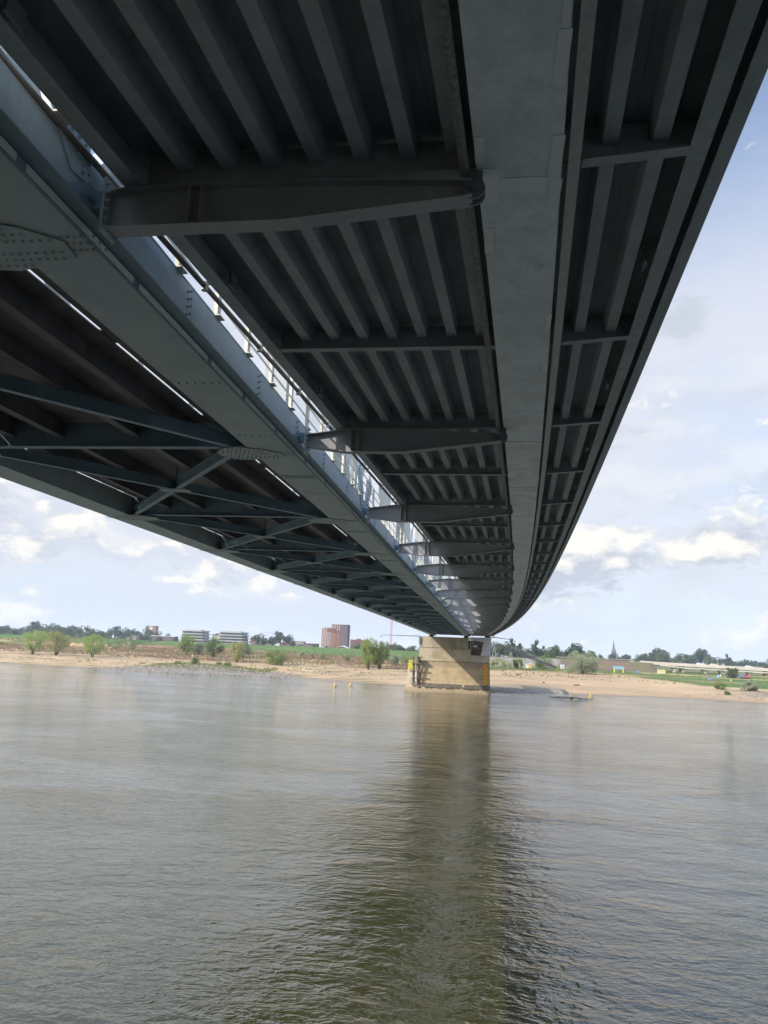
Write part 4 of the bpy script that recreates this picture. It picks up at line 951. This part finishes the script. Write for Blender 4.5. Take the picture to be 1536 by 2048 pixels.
for x, y, lb in ((96.8, 350, 'blue tarp covered stack on the grass, left of the round blue sign'), (76, 400, 'low blue bench frame on the grass beside a thin mast')):
    t_ = thing('covered_stack', lb, 'stack', (x, y, hgt(x, y)))
    b = B(); b.loft([[(-0.8, -0.6, 0), (0.8, -0.6, 0), (0.8, 0.6, 0), (-0.8, 0.6, 0)], [(-0.7, -0.5, 1.0), (0.75, -0.5, 1.1), (0.7, 0.5, 1.15), (-0.7, 0.5, 1.0)], [(-0.3, -0.2, 1.35), (0.3, -0.2, 1.4), (0.3, 0.2, 1.4), (-0.3, 0.2, 1.35)]]); b.build('tarpaulin', M['blue'], t_)
    b = B(); b.box(-1, 1, -0.7, 0.7, -0.1, 0.12); b.build('pallet', M['wood'], t_)
rs_ = thing('round_sign', 'round blue and white sign on a post in the grass below the viaduct', 'sign', (103.5, 362, hgt(103.5, 362)))
b = B(); b.cyl((0, 0, 1.4), (0, 0.08, 1.4), 0.85, k=20); b.build('disc', M['blue'], rs_); b = B(); b.cyl((0.1, -0.02, 1.45), (0.1, -0.003, 1.45), 0.4, k=16); b.build('emblem', M['white'], rs_); b = B(); b.cyl((0, 0.14, -0.2), (0, 0.14, 2.0), 0.05); b.build('post', M['galv'], rs_)
ex = thing('excavator', 'small red and blue machine parked at the foot of the dark tree by the viaduct', 'machine', (121, 380, hgt(121, 380)))
b = B(); b.box(-2.4, -0.9, -0.9, 0.9, 0.5, 2.0); b.build('cab', M['blue'], ex); b = B(); b.loft([[(-0.88, yy, 0.5), (2.2, yy, 0.5), (2.0, yy, 1.3), (-0.88, yy, 1.8)] for yy in (-0.8, 0.8)]); b.build('engine_cover', M['red'], ex)
for yy in (-1.1, 0.7): b = B(); b.loft([[(-2.3, y_, 0), (2.1, y_, 0), (2.3, y_, 0.3), (2.1, y_, 0.6), (-2.3, y_, 0.6), (-2.5, y_, 0.3)] for y_ in (yy, yy+0.4)]); b.build('track', M['black'], ex)
# people (tiny in the picture)
def person(x, y, label, top, legs, skin=(0.45, 0.28, 0.2)):
    z = hgt(x, y); t_ = thing('person', label, 'person', (x, y, z)); rr = random.Random(int(x))
    secs = [(0.0, 0.13, 0.12), (0.45, 0.14, 0.12), (0.85, 0.19, 0.13), (1.05, 0.17, 0.12), (1.35, 0.23, 0.13), (1.47, 0.12, 0.09), (1.52, 0.06, 0.06), (1.60, 0.09, 0.10), (1.70, 0.09, 0.11), (1.78, 0.04, 0.05)]
    b = B(); b.loft([[(a_*math.cos(q), c_*math.sin(q), zz) for q in [2*math.pi*i/10 for i in range(10)]] for zz, a_, c_ in secs])
    for sx in (-1, 1): b.tube([(sx*0.2, 0, 1.40), (sx*0.28, 0.02, 1.12), (sx*0.27, -0.06, 0.85), (sx*0.26, -0.08, 0.76)], [0.055, 0.045, 0.035, 0.03], 6)
    b.build('body', mat('skin', skin, 0.6, 0.05, 5), t_, smooth=True)
    b = B(); b.loft([[(a_*math.cos(q), c_*math.sin(q), zz) for q in [2*math.pi*i/10 for i in range(10)]] for zz, a_, c_ in [(0.88, 0.21, 0.15), (1.05, 0.19, 0.14), (1.35, 0.25, 0.15), (1.46, 0.15, 0.11)]])
    b.build('jacket', top, t_, smooth=True)
    b = B()
    for sx in (-1, 1): b.tube([(sx*0.09, 0, 0.9), (sx*0.10, -0.02, 0.48), (sx*0.10, 0.02, 0.04)], [0.11, 0.085, 0.06], 7)
    b.build('trousers', legs, t_, smooth=True)
    return t_
person(101.0, 335, 'person in a fluorescent yellow jacket standing on the right hand grass', M['hiviz'], M['blue'])
person(84.0, 400, 'person in dark clothes standing left of the pale yellow box', M['black'], M['black'])
person(107.5, 372, 'person in white standing in the grass near the leaning viaduct pier', M['white'], M['galv'])
person(-122.5, 352, 'person in grey blue clothes on the bank right of the dense green tree', M['blue'], M['galv'])
mp = thing('marker_post', 'thin post with a small orange topmark in front of the left bank trees', 'marker post', (-140.2, 350, hgt(-140.2, 350)))
b = B(); b.cyl((0, 0, -0.2), (0, 0, 3.0), 0.08); b.build('post', M['white'], mp); b = B(); b.loft([[(-0.35, -0.05, 2.3), (0.35, -0.05, 2.3), (0.35, 0.05, 2.3), (-0.35, 0.05, 2.3)], [(-0.05, -0.05, 3.1), (0.05, -0.05, 3.1), (0.05, 0.05, 3.1), (-0.05, 0.05, 3.1)]]); b.build('topmark', M['orange'], mp)

# ------------------------------------------------------------------ town on the horizon
def facade(parent, x0, x1, y, z0, z1, nx_, nz_, fw=0.55, fh=0.5, m='glass', px=None):
    for i in range(nx_):
        for j in range(nz_):
            cx = x0+(x1-x0)*(i+0.5)/nx_; cz = z0+(z1-z0)*(j+0.5)/nz_; w = (x1-x0)/nx_*fw/2; h = (z1-z0)/nz_*fh/2
            b = B(); b.box(cx-w, cx+w, y-0.12, y-0.02, cz-h, cz+h); b.build('window', M[m], parent)
def building(name, label, x, y, z, walls, wins, roofs=()):
    t_ = thing(name, label, 'building', (x, y, z))
    for (a0, a1, b0, b1, c0, c1, m_) in walls: b = B(); b.box(a0, a1, b0, b1, c0, c1); b.build('wall', M[m_], t_)
    for w in wins: facade(t_, *w)
    for (a0, a1, b0, b1, c0, m_) in roofs: b = B(); b.box(a0-0.4, a1+0.4, b0-0.4, b1+0.4, c0+0.005, c0+0.5); b.build('roof', M[m_], t_)
    return t_
hr = building('apartment_block', 'brick high-rise with pale central balconies above the trees at left', -697, 1500, -3, [(-11, -4, 0, 14, 0, 35, 'brick_orange'), (4, 11, 0, 14, 0, 35, 'brick_orange'), (-3.99, 3.99, 0.8, 14, 0, 35, 'white')], [(-4, 4, 0.8, 3, 34, 2, 8, 0.7, 0.5), (-10, -5, 0, 3, 34, 1, 8, 0.5, 0.4)], [(-11, 11, 0, 14, 35, 'roof')])
def terraced(x, lab, w, floors):
    t_ = thing('terraced_flats', lab, 'building', (x, 760, -2))
    for k in range(floors):
        ww = w*(1-0.03*k)/2; off = (k % 2)*0.8
        b = B(); b.box(-ww+off, ww+off, 0, 14, k*3.0, k*3.0+1.75) if False else b.box(-ww+1.5, ww-1.5, 2.0, 14, k*3.0+0.003, k*3.0+3.0); b.build('storey', M['glass'], t_)
        b = B(); b.loft([[(-ww+off, 2, k*3.0+2.3), (-ww+off+3, 0, k*3.0+2.3), (ww+off-4, 0, k*3.0+2.3), (ww+off, 3, k*3.0+2.3), (ww+off, 14.2, k*3.0+2.3), (-ww+off, 14.2, k*3.0+2.3)], [(-ww+off, 2, k*3.0+3.35), (-ww+off+3, 0, k*3.0+3.35), (ww+off-4, 0, k*3.0+3.35), (ww+off, 3, k*3.0+3.35), (ww+off, 14.2, k*3.0+3.35), (-ww+off, 14.2, k*3.0+3.35)]]); b.build('balcony', M['flat_white'], t_)
    b = B(); b.box(-w*0.3, w*0.25, 4, 12, floors*3.0+0.36, floors*3.0+1.2); b.build('penthouse', M['flat_white'], t_)
terraced(-306, 'left wing of the white terraced flats with banded balconies beyond the dyke', 31, 5)
terraced(-264, 'right wing of the white terraced flats with banded balconies beyond the dyke', 33, 5)
building('red_block', 'long low dark red building left of the white terraced flats', -365, 820, -2, [(-14, 14, 0, 10, 0, 8.5, 'brick_dark')], [(-13, 13, 0, 1, 7.5, 7, 2)], [(-14, 14, 0, 10, 8.5, 'white')])
building('orange_block', 'small orange red block right of the white terraced flats', -283, 900, -3, [(-5, 5, 0, 8, 0, 12, 'brick_orange')], [(-4, 4, 0, 1, 11, 2, 3)], [(-5, 5, 0, 8, 12, 'roof')])
building('brick_tower', 'tall red and purple brick apartment tower, the highest building on the skyline', -184, 900, -3,
  [(-15, -8.02, 1.5, 16, 0, 27, 'brick_orange'), (-8, 2, 0, 16, 0, 27.5, 'brick'), (-3, 7.98, 0.7, 16, 0, 32.5, 'brick'), (8, 17, -0.5, 16, 0, 32, 'brick_dark'), (-13, -7, 2.5, 15, 27.0, 28.6, 'galv')],
  [(-14.5, -8.5, 1.5, 4, 26, 3, 10, 0.4, 0.5, 'white'), (-8, -3.2, 0, 4, 23, 3, 8, 0.4, 0.5, 'white'), (-2.8, 7.8, 0.0, 3, 22, 5, 8, 0.35, 0.5, 'ochre'), (-2.5, 7.8, 0.7, 25, 32, 4, 3, 0.4, 0.4, 'white'), (8.5, 16.5, -0.5, 3, 31, 6, 12, 0.4, 0.45)],
  [(8, 17, -.5, 16, 32, 'brick_dark')])
building('brick_flats', 'low square red brick flats just right of the tall brick tower', -145, 850, -3, [(-9, 9, 0, 14, 0, 14.5, 'brick'), (-2, 1, 1, 13, 14.5, 15.6, 'brick')], [(-8.5, 8.5, 0, 3, 14, 9, 3, 0.3, 0.6)], [])
for i, (x, w, h, mm, lb) in enumerate(((-262, 16, 9.5, 'concrete', 'pale flat topped block between the two round trees left of the tower'), (-236, 18, 8, 'brick', 'reddish house row with flat roofs left of the brick tower'), (-222, 12, 10, 'concrete', 'pale grey block rising behind the reddish house row'), (-207, 16, 8, 'brick_dark', 'dark brick building touching the foot of the brick tower'), (-112, 10, 8.5, 'brick_orange', 'small red roofed house behind the tall willows by the pier'))):
    building('town_house', lb, x, 880, -3, [(-w/2, w/2, 0, 10, 0, h, mm)], [(-w/2+1, w/2-1, 0, 2, h-1, 4, 2, 0.5, 0.4)], [(-w/2, w/2, 0, 10, h, 'roof')])
for x, y, w, lb in ((-134, 700, 10, 'white gabled house with wide roof on the dyke below the brick tower'), (-178, 720, 12, 'low white house half hidden on the dyke left of the tower'), (-418, 850, 12, 'grey roofed farmhouse behind the dyke at far left'), (-330, 900, 14, 'pale house with a hipped roof above the trees at left')):
    t_ = thing('gabled_house', lb, 'house', (x, y, -2 if y < 800 else -1)); zz = 0 if x > -300 else (2 if x < -400 else 9)
    b = B(); b.box(-w/2, w/2, 0, 8, -3, 3.2+zz); b.build('wall', M['white'] if x > -300 else M['concrete'], t_)
    b = B(); b.loft([[(-w/2-0.8, yy, 3.0+zz+.21), (0, yy, 5.4+zz), (w/2+0.8, yy, 3.0+zz+.21), (0, yy, 4.9+zz)] for yy in (-0.8, 8.8)]); b.build('roof', M['white'] if x > -150 else M['roof'], t_)
    b = B(); b.prism([(-w/2+.1, -0.05, 3.2+zz), (0, -0.05, 4.8+zz), (w/2-.1, -0.05, 3.2+zz)], (0, 8, 0)); b.build('gable', M['glass'], t_)
    for k in range(3): b = B(); b.box(-w/2+1+k*w*0.3, -w/2+2.2+k*w*0.3, -0.1, -0.02, 1.2+zz, 2.4+zz); b.build('window', M['glass'], t_)
ch = thing('church', 'brown brick church tower with a tall slender spire on the skyline at right', 'church', (225, 1400, -8))
b = B(); b.box(-3.6, 3.6, -3.6, 3.6, 0, 23); b.build('tower', M['brick_dark'], ch)
b = B(); b.loft([[(-3.9, -3.9, 23.005), (3.9, -3.9, 23.005), (3.9, 3.9, 23.005), (-3.9, 3.9, 23.005)], [(-2.0, -2.0, 29), (2.0, -2.0, 29), (2.0, 2.0, 29), (-2.0, 2.0, 29)], [(-0.12, -0.12, 44), (0.12, -0.12, 44), (0.12, 0.12, 44), (-0.12, 0.12, 44)]]); b.build('spire', M['slate'], ch)
for sx in (-1, 1):
    b = B(); b.loft([[(sx*3.2-0.5, -3.9, 23.1), (sx*3.2+0.5, -3.9, 23.1), (sx*3.2+0.5, -2.9, 23.1), (sx*3.2-0.5, -2.9, 23.1)], [(sx*3.2-.05, -3.4, 27), (sx*3.2+.05, -3.4, 27), (sx*3.2+.05, -3.35, 27), (sx*3.2-.05, -3.35, 27)]]); b.build('pinnacle', M['slate'], ch)
for sx in (-1.6, 1.0): b = B(); b.box(sx, sx+0.7, -3.7, -3.61, 17, 21); b.build('window', M['black'], ch)
b = B(); b.box(3.61, 26, -5, 5, 0, 12); b.build('nave', M['brick_dark'], ch)
s2 = thing('village_spire', 'tiny thin church spire above the trees behind the viaduct', 'church', (556, 2000, -10))
b = B(); b.box(-1.6, 1.6, -1.6, 1.6, 0, 14); b.build('tower', M['concrete'], s2); b = B(); b.loft([[(-1.8, -1.8, 14.005), (1.8, -1.8, 14.005), (1.8, 1.8, 14.005), (-1.8, 1.8, 14.005)], [(-.1, -.1, 27), (.1, -.1, 27), (.1, .1, 27), (-.1, .1, 27)]]); b.build('spire', M['slate'], s2)
def mast_(x, y, z, h, label):
    t_ = thing('radio_mast', label, 'mast', (x, y, z), 'red masts left of the pier')
    b = B(); w = 0.9
    for sx in (-1, 1): b.beam((sx*w, 0, 0), (sx*w, 0, h), 0.75, 0.75)
    b.build('leg', M['red'], t_); b = B()
    for k in range(int(h/4)): b.beam((-w, 0, k*4), (w, 0, k*4+2), 0.18, 0.18); b.beam((w, 0, k*4+2), (-w, 0, k*4+4), 0.18, 0.18)
    b.build('lattice', M['cream'], t_)
mast_(-151.5, 1200, -3, 90, 'tall thin red and white lattice mast rising behind the willows left of the pier')
def crane(x, y, z, h, jib, back, lab, r=0.55, m='orange'):
    t_ = thing('tower_crane', lab, 'crane', (x, y, z))
    b = B()
    for sx in (-r, r):
        b.beam((sx, 0, 0), (sx, 0, h), 0.28, 0.28)
    for k in range(int(h/3)): b.beam((-r, 0, 3*k), (r, 0, 3*k+3), 0.2, 0.2)
    b.build('tower', M[m], t_)
    b = B(); s_ = 1 if jib > 0 else -1
    b.beam((0, 0, h-.6), (jib, 0, h-.6), 0.3, 0.35); b.beam((0, 0, h+0.6), (jib, 0, h-.2), 0.2, 0.2)
    for k in range(12): b.beam((jib*k/12, 0, h-.6), (jib*(k+.5)/12, 0, h+.4-0.7*k/12), 0.15, 0.15)
    b.build('jib', M['steel'], t_)
    b = B(); b.beam((0, 0, h-.6), (back, 0, h-.6), 0.3, 0.4); b.box(back-.8, back+.8, -.5, .5, h-1.8, h-.7); b.build('counterweight', M['steel'], t_)
    b = B(); b.beam((0, 0, h), (0, 0, h+3.5), 0.3, 0.3); b.beam((0, 0, h+3.5), (jib*0.6, 0, h), 0.1, 0.1); b.build('tower_top', M[m], t_)
crane(-836, 1300, -3, 27, 37, -6, 'tower crane with a long level jib above the trees at far left')
crane(-464, 1500, -3, 25, 24, -4, 'small crane mast with a jib pointing right, left of the two by the round trees')
crane(-434, 1500, -3, 31, -20, 3, 'taller thin crane mast right of the small crane by the round trees', 0.4, 'red')
def turbine(x, lab, rot, h):
    t_ = thing('wind_turbine', lab, 'wind turbine', (x, 3000, -5), 'wind turbines on the horizon')
    b = B(); b.cyl((0, 0, 0), (0, 0, h), 2.0, 1.2, 12); b.build('tower', M['white'], t_)
    b = B(); b.cyl((0, -4, h+1), (0, 5, h+1), 1.7, 1.2, 10); b.build('nacelle', M['white'], t_)
    for k in range(3):
        a = R(rot+120*k); c_, s_ = math.cos(a), math.sin(a); L_ = 32
        b = B(); b.loft([[(c_*q-s_*wd, -4.3-.1, h+1+s_*q+c_*wd), (c_*q+s_*wd*.4, -4.3-.1, h+1+s_*q-c_*wd*.4), (c_*q+s_*wd*.4, -3.9, h+1+s_*q-c_*wd*.4), (c_*q-s_*wd, -3.9, h+1+s_*q+c_*wd)] for q, wd in ((1.0, 1.3), (8, 2.0), (L_, 0.4))]); o = b.build('blade', M['white'], t_)
turbine(-1688, 'white wind turbine on the horizon above the trees at left', 102, 52)
turbine(-1169, 'white wind turbine behind the white terraced flats', 60, 52)

# ------------------------------------------------------------------ dry scrub on the bank (nobody could count it)
def tufts(name, n_, m_, zone, seed, hh):
    rg = random.Random(seed); b = B(); k = 0
    while k < n_:
        x = rg.uniform(-330, 150); y = rg.uniform(262, 600); d = y-shore(x)
        if not zone(x, y, d, rg): continue
        k += 1; z = hgt(x, y); r = rg.uniform(0.25, 0.7)
        for j in range(7):
            a = rg.uniform(0, 6.28); L_ = hh*rg.uniform(.5, 1.3); i0 = len(b.v); px, py = x+r*math.cos(a)*rg.random(), y+r*math.sin(a)*rg.random(); wx = rg.uniform(.05, .16)
            b.v.extend([(px-wx, py, z-.05), (px+wx, py+rg.uniform(-.1, .1), z-.05), (px+rg.uniform(-.2, .2), py, z+L_)]); b.f.append((i0, i0+1, i0+2))
    tag(b.build(name, M[m_]), kind='stuff')
M['dry'] = foliage('dry_stems', (0.13, 0.085, 0.055), (0.17, 0.12, 0.07), (0.23, 0.17, 0.09))
M['weeds'] = foliage('weeds', (0.10, 0.12, 0.04), (0.14, 0.15, 0.06), (0.18, 0.17, 0.08))
tufts('dry_scrub', 5500, 'dry', lambda x, y, d, rg: x < -20 and 66 < d and y < 540 and nz(x, y*3, 0.06, 8)+rg.uniform(-.2, .2) > 0.02, 31, 0.7)
tufts('bank_weeds', 3500, 'weeds', lambda x, y, d, rg: ((x < 0 and d > 14 and y < 560) or (x > 0 and d > 55)) and nz(x, y*3, 0.1, 12)+rg.uniform(-.08, .08) > 0.2, 33, 0.45)
tufts('groyne_scrub', 450, 'weeds', lambda x, y, d, rg: abs(x+112) < 24 and 8 < d < 34, 35, 0.8)
# ------------------------------------------------------------------ air
hz = B(); hz.box(-13000, 13000, -300, 15500, -20, 140)
hm = D.materials.new('air_haze'); hm.use_nodes = True; t = NT(hm.node_tree); t.n.clear()
vo = t.add('ShaderNodeVolumePrincipled'); o = t.add('ShaderNodeOutputMaterial'); t.link(vo.outputs[0], o.inputs['Volume'])
vo.inputs['Color'].default_value = (0.85, 0.92, 1, 1); vo.inputs['Density'].default_value = 0.00014; vo.inputs['Anisotropy'].default_value = 0.0
tag(hz.build('haze', hm), kind='stuff')
